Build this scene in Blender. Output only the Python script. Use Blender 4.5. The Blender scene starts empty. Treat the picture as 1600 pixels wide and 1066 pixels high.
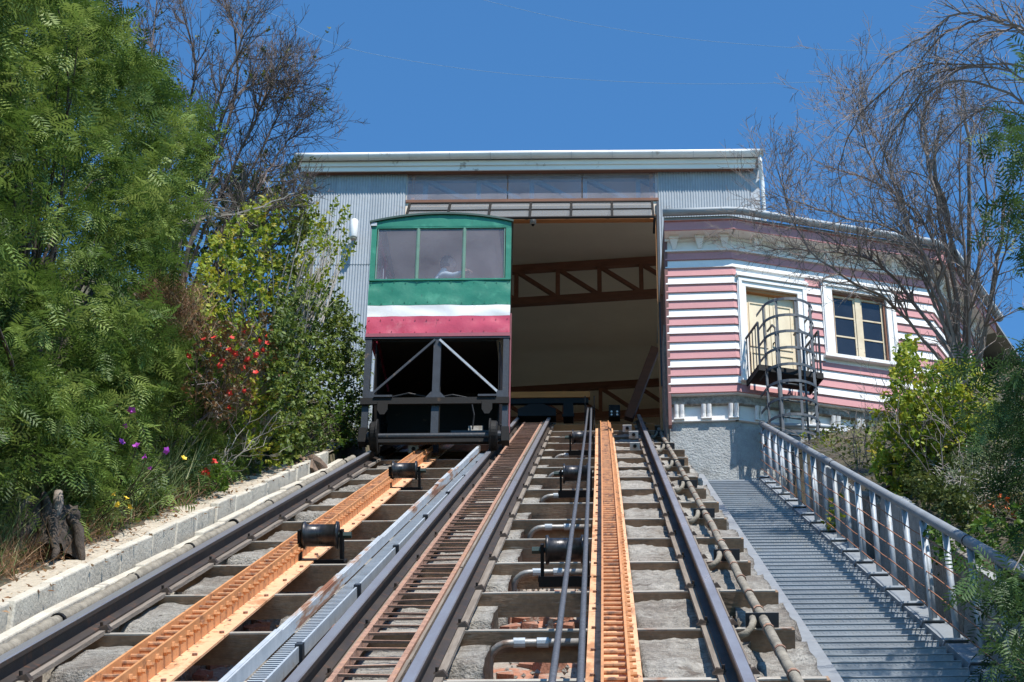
import bpy, math, random
import numpy as np
from mathutils import Vector, Matrix, noise as mnoise

# ------------------------------------------------------------------ camera
AL = math.radians(30.0)           # slope of the incline
PITCH = math.radians(29.45)
ROLL = math.radians(0.5)
CAMH = 1.7                        # metres above the rail heads
scene = bpy.context.scene
Fv = Vector((0, math.cos(PITCH), math.sin(PITCH)))
Uv = Vector((0, -math.sin(PITCH), math.cos(PITCH)))
Rv = Vector((1, 0, 0))
R2 = Rv * math.cos(ROLL) - Uv * math.sin(ROLL)
U2 = Uv * math.cos(ROLL) + Rv * math.sin(ROLL)
CAM = Vector((0, -CAMH * math.sin(AL), CAMH * math.cos(AL)))
cd = bpy.data.cameras.new("camera")
cd.sensor_width = 36.0
cd.sensor_fit = 'HORIZONTAL'
cd.lens = 70.0
cd.shift_x = -138.0 / 1600.0
cd.clip_start = 0.1
cd.clip_end = 3000
cam = bpy.data.objects.new("camera", cd)
scene.collection.objects.link(cam)
cam.matrix_world = Matrix(((R2.x, U2.x, -Fv.x, CAM.x), (R2.y, U2.y, -Fv.y, CAM.y),
                           (R2.z, U2.z, -Fv.z, CAM.z), (0, 0, 0, 1)))
scene.camera = cam

# ------------------------------------------------------------------ sky, sun
SUN = Vector((0.34, -0.55, 1.0)).normalized()
EL = math.asin(SUN.z)
world = bpy.data.worlds.new("World")
scene.world = world
world.use_nodes = True
wn = world.node_tree
wn.nodes.clear()
wo = wn.nodes.new('ShaderNodeOutputWorld')
bg = wn.nodes.new('ShaderNodeBackground')
sk = wn.nodes.new('ShaderNodeTexSky')
sk.sky_type = 'NISHITA'
sk.sun_disc = False
sk.sun_elevation = EL
sk.sun_rotation = math.atan2(SUN.x, SUN.y)
sk.altitude = 100
sk.air_density = 1.0
sk.dust_density = 0.0
sk.ozone_density = 2.0
bg.inputs['Strength'].default_value = 0.15
tn = wn.nodes.new('ShaderNodeMix')            # deep polarised blue of the photographed sky
tn.data_type = 'RGBA'; tn.blend_type = 'MULTIPLY'; tn.inputs[0].default_value = 1.0
tn.inputs[7].default_value = (0.44, 0.83, 1.07, 1)
wn.links.new(sk.outputs[0], tn.inputs[6])
wn.links.new(tn.outputs[2], bg.inputs[0])
wn.links.new(bg.outputs[0], wo.inputs[0])
sl = bpy.data.lights.new("sun", 'SUN')
sl.energy = 5.0
sl.angle = math.radians(0.53)
sl.color = (1.0, 0.955, 0.88)
so = bpy.data.objects.new("sun", sl)
scene.collection.objects.link(so)
so.rotation_euler = SUN.to_track_quat('Z', 'Y').to_euler()
so.location = (10, -20, 60)
scene.view_settings.view_transform = 'Standard'
scene.view_settings.look = 'None'
scene.view_settings.gamma = 1.0
scene.view_settings.exposure = 0.36
scene.view_settings.use_curve_mapping = False

# ------------------------------------------------------------------ helpers
RNG = random.Random(7)
NP = np.random.default_rng(11)
SV = Vector((0, math.cos(AL), math.sin(AL)))
NV = Vector((0, -math.sin(AL), math.cos(AL)))
TM = Matrix(((1, 0, 0, 0), (0, math.cos(AL), -math.sin(AL), 0), (0, math.sin(AL), math.cos(AL), 0), (0, 0, 0, 1)))
ID = Matrix.Identity(4)
ROT = (AL, 0, 0)
FPX = 3111.0


def T(x, s, n):
    return Vector((x, 0, 0)) + SV * s + NV * n


def ray(X, Y):
    return R2 * ((X - 938.0) / FPX) - U2 * ((Y - 533.0) / FPX) + Fv


def at_s(X, Y, s):
    """point of the place seen in that direction, s metres up the incline"""
    r = ray(X, Y)
    return CAM + r * (s / r.dot(SV))


def at_Y(X, Y, yw):
    r = ray(X, Y)
    return CAM + r * ((yw - CAM.y) / r.y)


WP = {}
COL = scene.collection


def tag(o, label=None, cat=None, group=None, kind=None):
    if label: o['label'] = label
    if cat: o['category'] = cat
    if group: o['group'] = group
    if kind: o['kind'] = kind
    return o


def empty(name, loc, label=None, cat=None, group=None, kind=None):
    o = bpy.data.objects.new(name, None)
    COL.objects.link(o)
    o.empty_display_size = 0.2
    o.location = loc
    WP[o.name] = Vector(loc)
    return tag(o, label, cat, group, kind)


class MB:
    def __init__(self, M=ID):
        self.M = M
        self.v = []
        self.f = []

    def add(self, vs, fs):
        b = len(self.v)
        M = self.M
        self.v.extend([M @ Vector(p) for p in vs])
        if M.to_3x3().determinant() < 0:
            self.f.extend([tuple(b + i for i in reversed(q)) for q in fs])
        else:
            self.f.extend([tuple(b + i for i in q) for q in fs])
        return self

    def hexa(self, p):
        return self.add(p, [(0, 3, 2, 1), (4, 5, 6, 7), (0, 1, 5, 4), (1, 2, 6, 5), (2, 3, 7, 6), (3, 0, 4, 7)])

    def box(self, x0, x1, y0, y1, z0, z1):
        if x0 > x1: x0, x1 = x1, x0
        if y0 > y1: y0, y1 = y1, y0
        if z0 > z1: z0, z1 = z1, z0
        return self.hexa([(x0, y0, z0), (x1, y0, z0), (x1, y1, z0), (x0, y1, z0),
                          (x0, y0, z1), (x1, y0, z1), (x1, y1, z1), (x0, y1, z1)])

    def bar(self, a, b, w, h, up=(0, 0, 1)):
        a = Vector(a); b = Vector(b)
        d = (b - a).normalized()
        r = d.cross(Vector(up))
        if r.length < 1e-4: r = d.cross(Vector((1, 0, 0)))
        r.normalize()
        u = r.cross(d)
        r = r * (w / 2); u = u * (h / 2)
        return self.hexa([a - r - u, a + r - u, b + r - u, b - r - u, a - r + u, a + r + u, b + r + u, b - r + u])

    def tube(self, pts, r, n=8, cap=True):
        pts = [Vector(p) for p in pts]
        if not hasattr(r, '__len__'): r = [r] * len(pts)
        vs = []; fs = []
        prev = None
        for i, p in enumerate(pts):
            if i == 0: d = pts[1] - p
            elif i == len(pts) - 1: d = p - pts[i - 1]
            else: d = (pts[i + 1] - p).normalized() + (p - pts[i - 1]).normalized()
            if d.length < 1e-9: d = Vector((0, 0, 1))
            d.normalize()
            if prev is None:
                a = d.cross(Vector((0, 0, 1)))
                if a.length < 1e-3: a = d.cross(Vector((1, 0, 0)))
            else:
                a = prev - d * prev.dot(d)
                if a.length < 1e-6: a = d.cross(Vector((0.3, 1, 0.2)))
            a.normalize(); prev = a
            b = d.cross(a)
            for k in range(n):
                t = 2 * math.pi * k / n
                vs.append(p + (a * math.cos(t) + b * math.sin(t)) * r[i])
        for i in range(len(pts) - 1):
            for k in range(n):
                k2 = (k + 1) % n
                fs.append((i * n + k, i * n + k2, (i + 1) * n + k2, (i + 1) * n + k))
        if cap:
            fs.append(tuple(reversed(range(n))))
            fs.append(tuple((len(pts) - 1) * n + k for k in range(n)))
        return self.add(vs, fs)

    def lathe(self, prof, a, b, n=20):
        """profile [(t along a->b in metres, radius)]"""
        a = Vector(a); d = (Vector(b) - a).normalized()
        return self.tube_prof([(a + d * t, r) for t, r in prof], d, n)

    def tube_prof(self, pr, d, n):
        a = d.cross(Vector((0, 0, 1)))
        if a.length < 1e-3: a = d.cross(Vector((1, 0, 0)))
        a.normalize(); b = d.cross(a)
        vs = []; fs = []
        for p, r in pr:
            for k in range(n):
                t = 2 * math.pi * k / n
                vs.append(p + (a * math.cos(t) + b * math.sin(t)) * r)
        m = len(pr)
        for i in range(m - 1):
            for k in range(n):
                k2 = (k + 1) % n
                fs.append((i * n + k, i * n + k2, (i + 1) * n + k2, (i + 1) * n + k))
        fs.append(tuple(reversed(range(n))))
        fs.append(tuple((m - 1) * n + k for k in range(n)))
        return self.add(vs, fs)

    def extrude(self, poly, y0, y1):
        """poly [(x,z)] counter-clockwise seen from -y, extruded along local y"""
        n = len(poly)
        vs = [(x, y0, z) for x, z in poly] + [(x, y1, z) for x, z in poly]
        fs = [tuple(range(n)), tuple(reversed(range(n, 2 * n)))]
        for i in range(n):
            j = (i + 1) % n
            fs.append((i, i + n, j + n, j))
        return self.add(vs, fs)

    def mesh(self, name, mat, off=Vector((0, 0, 0)), smooth=False):
        me = bpy.data.meshes.new(name)
        me.from_pydata([tuple(p - off) for p in self.v], [], self.f)
        if mat: me.materials.append(mat)
        if smooth:
            for q in me.polygons: q.use_smooth = True
        me.update()
        return me

    def build(self, name, mat, parent=None, smooth=False, **kw):
        if parent is not None:
            off = WP[parent.name]
        else:
            xs = np.array([tuple(p) for p in self.v])
            lo = xs.min(0); hi = xs.max(0)
            off = Vector(((lo[0] + hi[0]) / 2, (lo[1] + hi[1]) / 2, lo[2]))
        o = bpy.data.objects.new(name, self.mesh(name, mat, off, smooth))
        COL.objects.link(o)
        if parent is not None:
            o.parent = parent
        else:
            o.location = off
        WP[o.name] = Vector(off)
        tag(o, **kw)
        return o


def piece(name, me, loc, parent, rot=(0, 0, 0), scale=None):
    o = bpy.data.objects.new(name, me)
    COL.objects.link(o)
    o.parent = parent
    o.location = Vector(loc) - (WP[parent.name] if parent is not None else Vector((0, 0, 0)))
    o.rotation_euler = rot
    if scale: o.scale = scale
    return o


def np_mesh(name, v, q, mat, tint=None, smooth=False):
    me = bpy.data.meshes.new(name)
    v = np.asarray(v, np.float32); q = np.asarray(q, np.int32)
    k = q.shape[1]
    me.vertices.add(len(v)); me.vertices.foreach_set('co', v.ravel())
    me.loops.add(q.size); me.loops.foreach_set('vertex_index', q.ravel())
    me.polygons.add(len(q))
    me.polygons.foreach_set('loop_start', np.arange(0, q.size, k, dtype=np.int32))
    if smooth: me.polygons.foreach_set('use_smooth', np.ones(len(q), bool))
    me.materials.append(mat)
    if tint is not None:
        a = me.attributes.new('tint', 'FLOAT', 'POINT')
        a.data.foreach_set('value', np.asarray(tint, np.float32))
    me.update(calc_edges=True)
    return me


def np_build(name, v, q, mat, parent=None, tint=None, smooth=False, **kw):
    v = np.asarray(v, float)
    if parent is not None: off = WP[parent.name]
    else: off = Vector(((v[:, 0].min() + v[:, 0].max()) / 2, (v[:, 1].min() + v[:, 1].max()) / 2, v[:, 2].min()))
    me = np_mesh(name, v - np.array(off), q, mat, tint, smooth)
    o = bpy.data.objects.new(name, me); COL.objects.link(o)
    if parent is not None: o.parent = parent
    else: o.location = off
    WP[o.name] = Vector(off)
    tag(o, **kw)
    return o


ORD = ['first', 'second', 'third', 'fourth', 'fifth', 'sixth', 'seventh', 'eighth', 'ninth', 'tenth', 'eleventh',
       'twelfth', 'thirteenth', 'fourteenth', 'fifteenth', 'sixteenth', 'seventeenth', 'eighteenth', 'nineteenth', 'twentieth']

# ------------------------------------------------------------------ materials
def mat(name, c1, c2=None, rough=0.7, metal=0.0, scale=6.0, mid=0.5, soft=0.25, bump=0.0, bscale=40.0,
        spots=None, stretch=(1, 1, 1), rnd=0.0, fine=0.0, spec=None, coat=0.0, rvar=0.0):
    """c1/c2 mixed by noise; spots = (colour, noise scale, threshold, softness, stretch) for stains, rust, chips"""
    m = bpy.data.materials.new(name)
    m.use_nodes = True
    nt = m.node_tree
    L = nt.links.new
    b = nt.nodes['Principled BSDF']
    b.inputs['Roughness'].default_value = rough
    b.inputs['Metallic'].default_value = metal
    if spec is not None: b.inputs['Specular IOR Level'].default_value = spec
    if coat: b.inputs['Coat Weight'].default_value = coat
    geo = nt.nodes.new('ShaderNodeNewGeometry')
    vec = nt.nodes.new('ShaderNodeVectorRotate')
    vec.rotation_type = 'X_AXIS'
    vec.inputs['Angle'].default_value = -AL       # texture space follows the incline: x, s, n
    L(geo.outputs['Position'], vec.inputs['Vector'])

    def nz(sc, detail=5.0, st=(1, 1, 1), ro=0.6):
        mp = nt.nodes.new('ShaderNodeMapping')
        mp.inputs['Scale'].default_value = st
        L(vec.outputs[0], mp.inputs[0])
        t = nt.nodes.new('ShaderNodeTexNoise')
        t.inputs['Scale'].default_value = sc
        t.inputs['Detail'].default_value = detail
        t.inputs['Roughness'].default_value = ro
        L(mp.outputs[0], t.inputs['Vector'])
        return t.outputs['Fac']

    def ramp(fac, lo, hi):
        r = nt.nodes.new('ShaderNodeMapRange')
        r.interpolation_type = 'SMOOTHSTEP'
        r.inputs['From Min'].default_value = lo
        r.inputs['From Max'].default_value = hi
        L(fac, r.inputs['Value'])
        return r.outputs[0]

    def mix(f, a, c):
        x = nt.nodes.new('ShaderNodeMix')
        x.data_type = 'RGBA'
        if isinstance(f, float): x.inputs[0].default_value = f
        else: L(f, x.inputs[0])
        if isinstance(a, tuple): x.inputs[6].default_value = (*a, 1)
        else: L(a, x.inputs[6])
        if isinstance(c, tuple): x.inputs[7].default_value = (*c, 1)
        else: L(c, x.inputs[7])
        return x.outputs[2]
    if c2 is None: c2 = tuple(x * 0.8 for x in c1)
    n1 = nz(scale, 6.0, stretch)
    col = mix(ramp(n1, mid - soft, mid + soft), c1, c2)
    if spots:
        for sp in (spots if isinstance(spots, list) else [spots]):
            st = sp[4] if len(sp) > 4 else (1, 1, 1)
            sf = sp[3] if len(sp) > 3 else 0.05
            col = mix(ramp(nz(sp[1], 7.0, st, 0.65), sp[2] - sf, sp[2] + sf), col, sp[0])
    if fine:
        hs = nt.nodes.new('ShaderNodeHueSaturation')
        mr = nt.nodes.new('ShaderNodeMapRange')
        mr.inputs['From Min'].default_value = 0.3; mr.inputs['From Max'].default_value = 0.7
        mr.inputs['To Min'].default_value = 1 - fine; mr.inputs['To Max'].default_value = 1 + fine
        L(nz(scale * 9, 3.0), mr.inputs['Value'])
        L(mr.outputs[0], hs.inputs['Value']); L(col, hs.inputs['Color'])
        col = hs.outputs[0]
    if rnd:
        oi = nt.nodes.new('ShaderNodeObjectInfo')
        hs = nt.nodes.new('ShaderNodeHueSaturation')
        mr = nt.nodes.new('ShaderNodeMapRange')
        mr.inputs['To Min'].default_value = 1 - rnd; mr.inputs['To Max'].default_value = 1 + rnd
        L(oi.outputs['Random'], mr.inputs['Value'])
        L(mr.outputs[0], hs.inputs['Value']); L(col, hs.inputs['Color'])
        col = hs.outputs[0]
    L(col, b.inputs['Base Color'])
    if rvar:
        mr = nt.nodes.new('ShaderNodeMapRange')
        mr.inputs['From Min'].default_value = 0.3; mr.inputs['From Max'].default_value = 0.7
        mr.inputs['To Min'].default_value = max(0.05, rough - rvar); mr.inputs['To Max'].default_value = min(1, rough + rvar)
        L(n1, mr.inputs['Value']); L(mr.outputs[0], b.inputs['Roughness'])
    if bump:
        bn = nt.nodes.new('ShaderNodeBump')
        bn.inputs['Strength'].default_value = min(1.0, bump)
        bn.inputs['Distance'].default_value = 0.02 * max(1.0, bump)
        L(nz(bscale, 6.0, stretch), bn.inputs['Height'])
        L(bn.outputs[0], b.inputs['Normal'])
    return m


def leaf_mat(name, cols, trans=0.3, rough=0.55):
    m = bpy.data.materials.new(name)
    m.use_nodes = True
    nt = m.node_tree
    L = nt.links.new
    b = nt.nodes['Principled BSDF']
    b.inputs['Roughness'].default_value = rough
    b.inputs['Specular IOR Level'].default_value = 0.35
    at = nt.nodes.new('ShaderNodeAttribute')
    at.attribute_name = 'tint'
    cr = nt.nodes.new('ShaderNodeValToRGB')
    while len(cr.color_ramp.elements) < len(cols): cr.color_ramp.elements.new(0.5)
    for i, c in enumerate(cols):
        cr.color_ramp.elements[i].position = i / (len(cols) - 1)
        cr.color_ramp.elements[i].color = (*c, 1)
    L(at.outputs['Fac'], cr.inputs[0])
    L(cr.outputs[0], b.inputs['Base Color'])
    tr = nt.nodes.new('ShaderNodeBsdfTranslucent')
    L(cr.outputs[0], tr.inputs['Color'])
    mx = nt.nodes.new('ShaderNodeMixShader')
    mx.inputs[0].default_value = trans
    L(b.outputs[0], mx.inputs[1]); L(tr.outputs[0], mx.inputs[2])
    L(mx.outputs[0], nt.nodes['Material Output'].inputs[0])
    return m


def glass_mat(name, tint, dust, rough=0.04, clear=0.5, gloss=0.25, film='ShaderNodeBsdfDiffuse'):
    """dusty pane: part see-through, part dust film, part mirror"""
    m = bpy.data.materials.new(name)
    m.use_nodes = True
    nt = m.node_tree
    L = nt.links.new
    nt.nodes.remove(nt.nodes['Principled BSDF'])
    tr = nt.nodes.new('ShaderNodeBsdfTransparent'); tr.inputs[0].default_value = (*tint, 1)
    df = nt.nodes.new(film); df.inputs[0].default_value = (*dust, 1)
    gl = nt.nodes.new('ShaderNodeBsdfGlossy'); gl.inputs['Roughness'].default_value = rough
    tc = nt.nodes.new('ShaderNodeNewGeometry')
    nz = nt.nodes.new('ShaderNodeTexNoise'); nz.inputs['Scale'].default_value = 2.2; nz.inputs['Detail'].default_value = 6
    L(tc.outputs['Position'], nz.inputs['Vector'])
    mr = nt.nodes.new('ShaderNodeMapRange')
    mr.inputs['From Min'].default_value = 0.3; mr.inputs['From Max'].default_value = 0.7
    mr.inputs['To Min'].default_value = max(0, 1 - clear - 0.09); mr.inputs['To Max'].default_value = min(1, 1 - clear + 0.09)
    L(nz.outputs['Fac'], mr.inputs['Value'])
    a = nt.nodes.new('ShaderNodeMixShader'); L(mr.outputs[0], a.inputs[0])
    L(tr.outputs[0], a.inputs[1]); L(df.outputs[0], a.inputs[2])
    b = nt.nodes.new('ShaderNodeMixShader')
    lw = nt.nodes.new('ShaderNodeLayerWeight'); lw.inputs['Blend'].default_value = 0.5
    pw = nt.nodes.new('ShaderNodeMath'); pw.operation = 'POWER'; pw.inputs[1].default_value = 5.0
    L(lw.outputs['Facing'], pw.inputs[0])
    ad = nt.nodes.new('ShaderNodeMath'); ad.operation = 'ADD'; ad.inputs[1].default_value = gloss + 0.04
    L(pw.outputs[0], ad.inputs[0]); L(ad.outputs[0], b.inputs[0])
    L(a.outputs[0], b.inputs[1]); L(gl.outputs[0], b.inputs[2])
    L(b.outputs[0], nt.nodes['Material Output'].inputs[0])
    return m


M = {}
M['rail'] = mat('rail_steel', (0.035, 0.029, 0.026), (0.055, 0.043, 0.036), rough=0.6, metal=0.0, spec=.25, scale=5, stretch=(1, .3, 1),
                spots=((0.10, 0.05, 0.03), 9, 0.62, 0.08), bump=0.15, rvar=0.12)
M['rail_head'] = mat('rail_running_surface', (0.40, 0.40, 0.43), (0.24, 0.23, 0.25), rough=0.36, metal=0.5, scale=4, stretch=(1, .25, 1), rvar=0.12)
M['clip'] = mat('rail_clip_steel', (0.03, 0.027, 0.026), (0.07, 0.045, 0.03), rough=0.7, metal=0.3, scale=20)
M['sleeper'] = mat('weathered_sleeper', (0.33, 0.205, 0.125), (0.20, 0.125, 0.075), rough=0.85, scale=3.0, stretch=(.5, 4, 2.5), fine=.18, bump=0.5, bscale=25,
                   spots=[((0.08, 0.06, 0.045), 4, 0.62, 0.08, (.4, 1, 1)), ((.40, .33, .26), 7, .66, .06, (.3, 1, 2))], rnd=0.22)
M['strip'] = mat('lit_worn_sleeper_top', (0.42, 0.39, 0.34), (0.26, 0.23, 0.19), rough=0.7, scale=4, stretch=(.5, 3, 3), fine=.12, spots=((0.24, .12, .07), 5, .62, .06), bump=.3, rnd=.12)  # worn top edge, with its sunlit pale line put into the colour
M['orange'] = mat('orange_painted_steel', (0.80, 0.47, 0.275), (0.74, 0.40, 0.215), rough=0.5, scale=4, fine=.06,
                  spots=[((0.46, 0.22, 0.10), 5, 0.57, 0.07, (1, .4, 1)), ((0.24, 0.105, 0.05), 14, 0.62, 0.05), ((0.05, 0.032, 0.024), 7, 0.645, 0.04, (2, .5, 1))], bump=0.12)
M['orange_bar'] = mat('orange_painted_bar', (0.64, 0.30, 0.125), (0.54, 0.235, 0.09), rough=0.5, scale=5, fine=.08, spots=[((0.30, 0.13, 0.06), 8, 0.60, 0.06, (1, .4, 1)), ((0.07, 0.04, 0.03), 9, 0.66, 0.04, (1, .5, 1))], bump=.12, rnd=.06)
M['orange_wear'] = mat('orange_worn_bar', (0.42, 0.20, 0.095), (0.58, 0.275, 0.12), rough=0.55, scale=10, spots=[((0.16, 0.08, 0.05), 16, 0.56, 0.1)], bump=0.1, rnd=.12)
M['rust'] = mat('rusty_iron', (0.36, 0.20, 0.135), (0.21, 0.115, 0.08), rough=0.85, scale=12, fine=.2, spots=((0.34, 0.18, 0.10), 9, 0.6, 0.08), bump=0.4, bscale=60, rnd=.2)
M['plank'] = mat('grey_plank', (0.26, 0.22, 0.18), (0.15, 0.12, 0.095), rough=0.9, scale=5, stretch=(6, .4, 4), bump=.4, bscale=20)
M['galv'] = mat('galvanised_steel', (0.40, 0.435, 0.47), (0.31, 0.345, 0.38), rough=0.55, metal=0.1, scale=9, fine=.08, spots=((0.30, 0.29, 0.28), 7, .64, .06), rnd=.06, bump=.06)
M['galv_rust'] = mat('galvanised_sheet_with_rust', (0.50, 0.52, 0.54), (0.38, 0.41, 0.44), rough=0.6, metal=0.2, scale=6,
                     spots=[((0.40, 0.26, 0.17), 3.2, 0.565, 0.04, (1, .16, 2.2)), ((0.25, 0.10, 0.05), 3.2, 0.60, 0.04, (1, .16, 2.2))], bump=.1)
M['stair'] = mat('grey_painted_stair_steel', (0.26, 0.285, 0.31), (0.21, 0.232, 0.255), rough=0.55, metal=0.15, scale=5, fine=.07,
                 spots=((0.26, 0.26, 0.25), 6, .63, .07), rnd=.09, bump=.15, bscale=90)
M['concrete'] = mat('rough_concrete', (0.46, 0.43, 0.38), (0.33, 0.305, 0.265), rough=0.95, scale=2.2, fine=.34,
                    spots=[((0.24, 0.205, 0.17), 1.6, 0.55, 0.13), ((0.17, 0.14, 0.115), 5, 0.62, 0.07), ((0.46, 0.43, 0.38), 9, .66, .05), ((0.08, 0.068, 0.056), 26, 0.66, 0.03)], bump=2.2, bscale=55)
M['concrete_pale'] = mat('pale_kerb_concrete', (0.57, 0.525, 0.44), (0.46, 0.415, 0.34), rough=0.9, scale=3, fine=.1,
                         spots=[((0.30, 0.27, 0.23), 5, .64, .08)], bump=.5, bscale=30, rnd=.07)
M['stucco'] = mat('grey_stucco', (0.40, 0.41, 0.40), (0.31, 0.32, 0.315), rough=0.95, scale=7, fine=.12, spots=((0.22, .22, .21), 3, .62, .1), bump=1.6, bscale=30)
M['path'] = mat('sandy_path', (0.52, 0.455, 0.36), (0.41, 0.35, 0.27), rough=0.95, scale=2.4, fine=.14, spots=[((0.30, 0.25, 0.19), 6, .64, .06)], bump=1.2, bscale=22)
M['earth'] = mat('hillside_earth', (0.085, 0.062, 0.042), (0.13, 0.098, 0.066), rough=0.97, scale=1.5, fine=.25, spots=[((0.06, 0.06, 0.03), 2.5, .5, .12)], bump=1.8, bscale=8)
M['bed'] = mat('trackbed_rubble', (0.38, 0.335, 0.285), (0.28, 0.235, 0.19), rough=0.95, scale=2.5, fine=.25, spots=[((0.40, 0.17, 0.10), 2.2, .54, .05), ((0.09, .075, .06), 3.5, .62, .06)], bump=1.5, bscale=14)
M['brick'] = mat('broken_brick', (0.46, 0.21, 0.13), (0.34, 0.15, 0.095), rough=0.95, scale=6, fine=.2, spots=((0.42, 0.37, 0.31), 5, .58, .06), bump=.8, bscale=30, rnd=.25)
M['black'] = mat('black_painted_steel', (0.010, 0.010, 0.010), (0.017, 0.015, 0.014), rough=0.65, spec=.2, scale=6, spots=((0.07, 0.045, 0.03), 9, .68, .05), bump=.1, rvar=.1)
M['frame'] = mat('dark_grey_car_frame', (0.036, 0.042, 0.052), (0.026, 0.029, 0.035), rough=0.45, metal=.2, scale=9, spots=((0.13, 0.09, 0.06), 8, .66, .05), bump=.1)
M['drum'] = mat('worn_black_drum', (0.022, 0.022, 0.024), (0.06, 0.058, 0.06), rough=0.35, metal=.6, scale=7, stretch=(4, 1, 1), bump=.1, rvar=.12)
M['cable'] = mat('greased_steel_cable', (0.16, 0.165, 0.18), (0.10, 0.10, 0.11), rough=0.5, metal=.5, scale=30, bump=.5, bscale=160)
M['conduit'] = mat('metal_conduit', (0.36, 0.35, 0.33), (0.24, 0.22, 0.2), rough=0.5, metal=.4, scale=10, spots=((0.2, .13, .09), 6, .62, .08), bump=.15)
M['pipe'] = mat('wrapped_dusty_pipe', (0.32, 0.28, 0.22), (0.16, 0.14, 0.11), rough=0.85, scale=7, stretch=(1, 1.6, 1), bump=.6, bscale=25, fine=.15)
M['green'] = mat('green_car_paint', (0.022, 0.205, 0.125), (0.02, 0.18, 0.11), rough=0.38, scale=2, bump=.5, bscale=2.5, fine=.04, spots=[((0.05, .27, .17), 5, .62, .08), ((0.035, .10, .07), 9, .68, .05, (2.5, 1, .5)), ((.20, .17, .12), 22, .72, .02)], coat=.1)
M['white'] = mat('white_car_paint', (0.80, 0.80, 0.79), (0.74, 0.74, 0.73), rough=0.4, scale=3, bump=.4, bscale=2.5, spots=[((.52, .50, .46), 7, .66, .06, (2.5, 1, .4))])
M['red'] = mat('crimson_car_paint', (0.56, 0.07, 0.12), (0.50, 0.06, 0.105), rough=0.38, scale=2, bump=.5, bscale=2.5, spots=[((0.58, .13, .17), 4, .60, .08), ((0.24, .05, .06), 9, .67, .05, (2.5, 1, .5)), ((.25, .2, .16), 22, .72, .02)], coat=.1)
M['rivet'] = mat('painted_rivet', (0.03, 0.20, 0.12), rough=.4)
M['rivet_red'] = mat('painted_crimson_rivet', (0.46, 0.06, 0.10), rough=.4)
M['corr'] = mat('corrugated_zinc', (0.335, 0.365, 0.395), (0.27, 0.30, 0.33), rough=0.55, metal=0.0, scale=1.3, stretch=(1, 1, .4), fine=.06, rnd=.05, spots=((0.24, .23, .22), 5, .68, .06))
M['fascia'] = mat('off_white_fascia', (0.80, 0.78, 0.72), (0.70, 0.68, 0.63), rough=0.6, scale=3, stretch=(.3, 1, 1), spots=((0.36, .31, .26), 4, .66, .05), bump=.1)
M['gutter'] = mat('pale_metal_gutter', (0.74, 0.74, 0.72), (0.64, 0.64, 0.62), rough=0.5, scale=4, spots=((0.4, .37, .33), 5, .66, .06), bump=.1)
M['downpipe'] = mat('white_downpipe', (0.80, 0.80, 0.79), rough=.45)
M['ceiling'] = mat('plain_hall_lining', (0.76, 0.67, 0.56), (0.70, 0.61, 0.51), rough=0.9, scale=1.2)
M['shaded_timber'] = mat('shaded_brown_timber', (0.17, 0.058, 0.03), (0.12, 0.042, 0.024), rough=0.85, scale=4, stretch=(.6, 3, 3))  # copy of the red-brown timber, darkened for the shade inside the hall
M['timber'] = mat('red_brown_timber', (0.22, 0.095, 0.055), (0.15, 0.066, 0.04), rough=0.8, scale=4, stretch=(.6, 3, 3), bump=.2, rnd=.15)
M['pine'] = mat('bare_pine_board', (0.46, 0.20, 0.07), (0.36, 0.15, 0.05), rough=0.7, scale=4, stretch=(.6, 4, 4), bump=.2)
M['pink'] = mat('dusty_pink_board', (0.52, 0.242, 0.242), (0.46, 0.21, 0.212), rough=0.75, scale=3, stretch=(.4, 1, 3), fine=.04, spots=((0.36, .20, .2), 7, .68, .05), bump=.15, rnd=.05)
M['wboard'] = mat('white_board', (0.80, 0.78, 0.75), (0.72, 0.70, 0.68), rough=0.75, scale=3, stretch=(.4, 1, 3), fine=.03, spots=((0.55, .5, .46), 6, .69, .05), bump=.15, rnd=.03)
M['trim'] = mat('cream_trim_paint', (0.82, 0.79, 0.75), (0.74, 0.70, 0.66), rough=0.7, scale=4, spots=((0.46, .36, .3), 7, .67, .06), bump=.15)
M['door'] = mat('pale_yellow_door', (0.74, 0.63, 0.44), (0.64, 0.53, 0.36), rough=0.6, scale=3, stretch=(3, 3, .5), spots=((0.5, .36, .2), 6, .69, .05), bump=.15)
M['house_roof'] = mat('house_roof_zinc', (0.34, 0.36, 0.37), rough=.6, metal=.2)
M['roof_dark'] = mat('dark_roof', (0.20, 0.20, 0.21), rough=.7)
M['skin'] = mat('skin', (0.55, 0.31, 0.22), (0.5, .28, .2), rough=.6)
M['hair'] = mat('dark_hair', (0.03, 0.024, 0.02), rough=.6)
M['shirt'] = mat('light_blue_shirt', (0.60, 0.72, 0.80), (0.52, 0.65, 0.74), rough=.85)
M['cloth'] = mat('dark_trousers', (0.04, 0.045, 0.07), rough=.9)
M['plastic'] = mat('white_lamp_plastic', (0.80, 0.79, 0.76), (0.74, .73, .70), rough=.4, spots=((0.55, .5, .42), 8, .68, .05))
M['lampglass'] = mat('amber_lamp_lens', (0.42, 0.36, 0.26), rough=.2)
M['bark'] = mat('grey_brown_bark', (0.10, 0.077, 0.06), (0.05, 0.038, 0.03), rough=.95, scale=9, stretch=(3, 3, .7), bump=1.2, bscale=20)
M['bark_pale'] = mat('pale_grey_bark', (0.30, 0.26, 0.225), (0.12, 0.095, 0.08), rough=.9, scale=8, bump=.6, bscale=30)
M['twig'] = mat('dark_twig', (0.17, 0.135, 0.122), (0.27, 0.225, 0.20), rough=.9, scale=3)
M['twig_pale'] = mat('bleached_twig', (0.36, 0.33, 0.29), (0.25, .22, .19), rough=.9, scale=5)
M['rust_wire'] = mat('rusty_railing_wire', (0.38, 0.15, 0.07), (0.26, .11, .06), rough=.7, scale=12)
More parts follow.
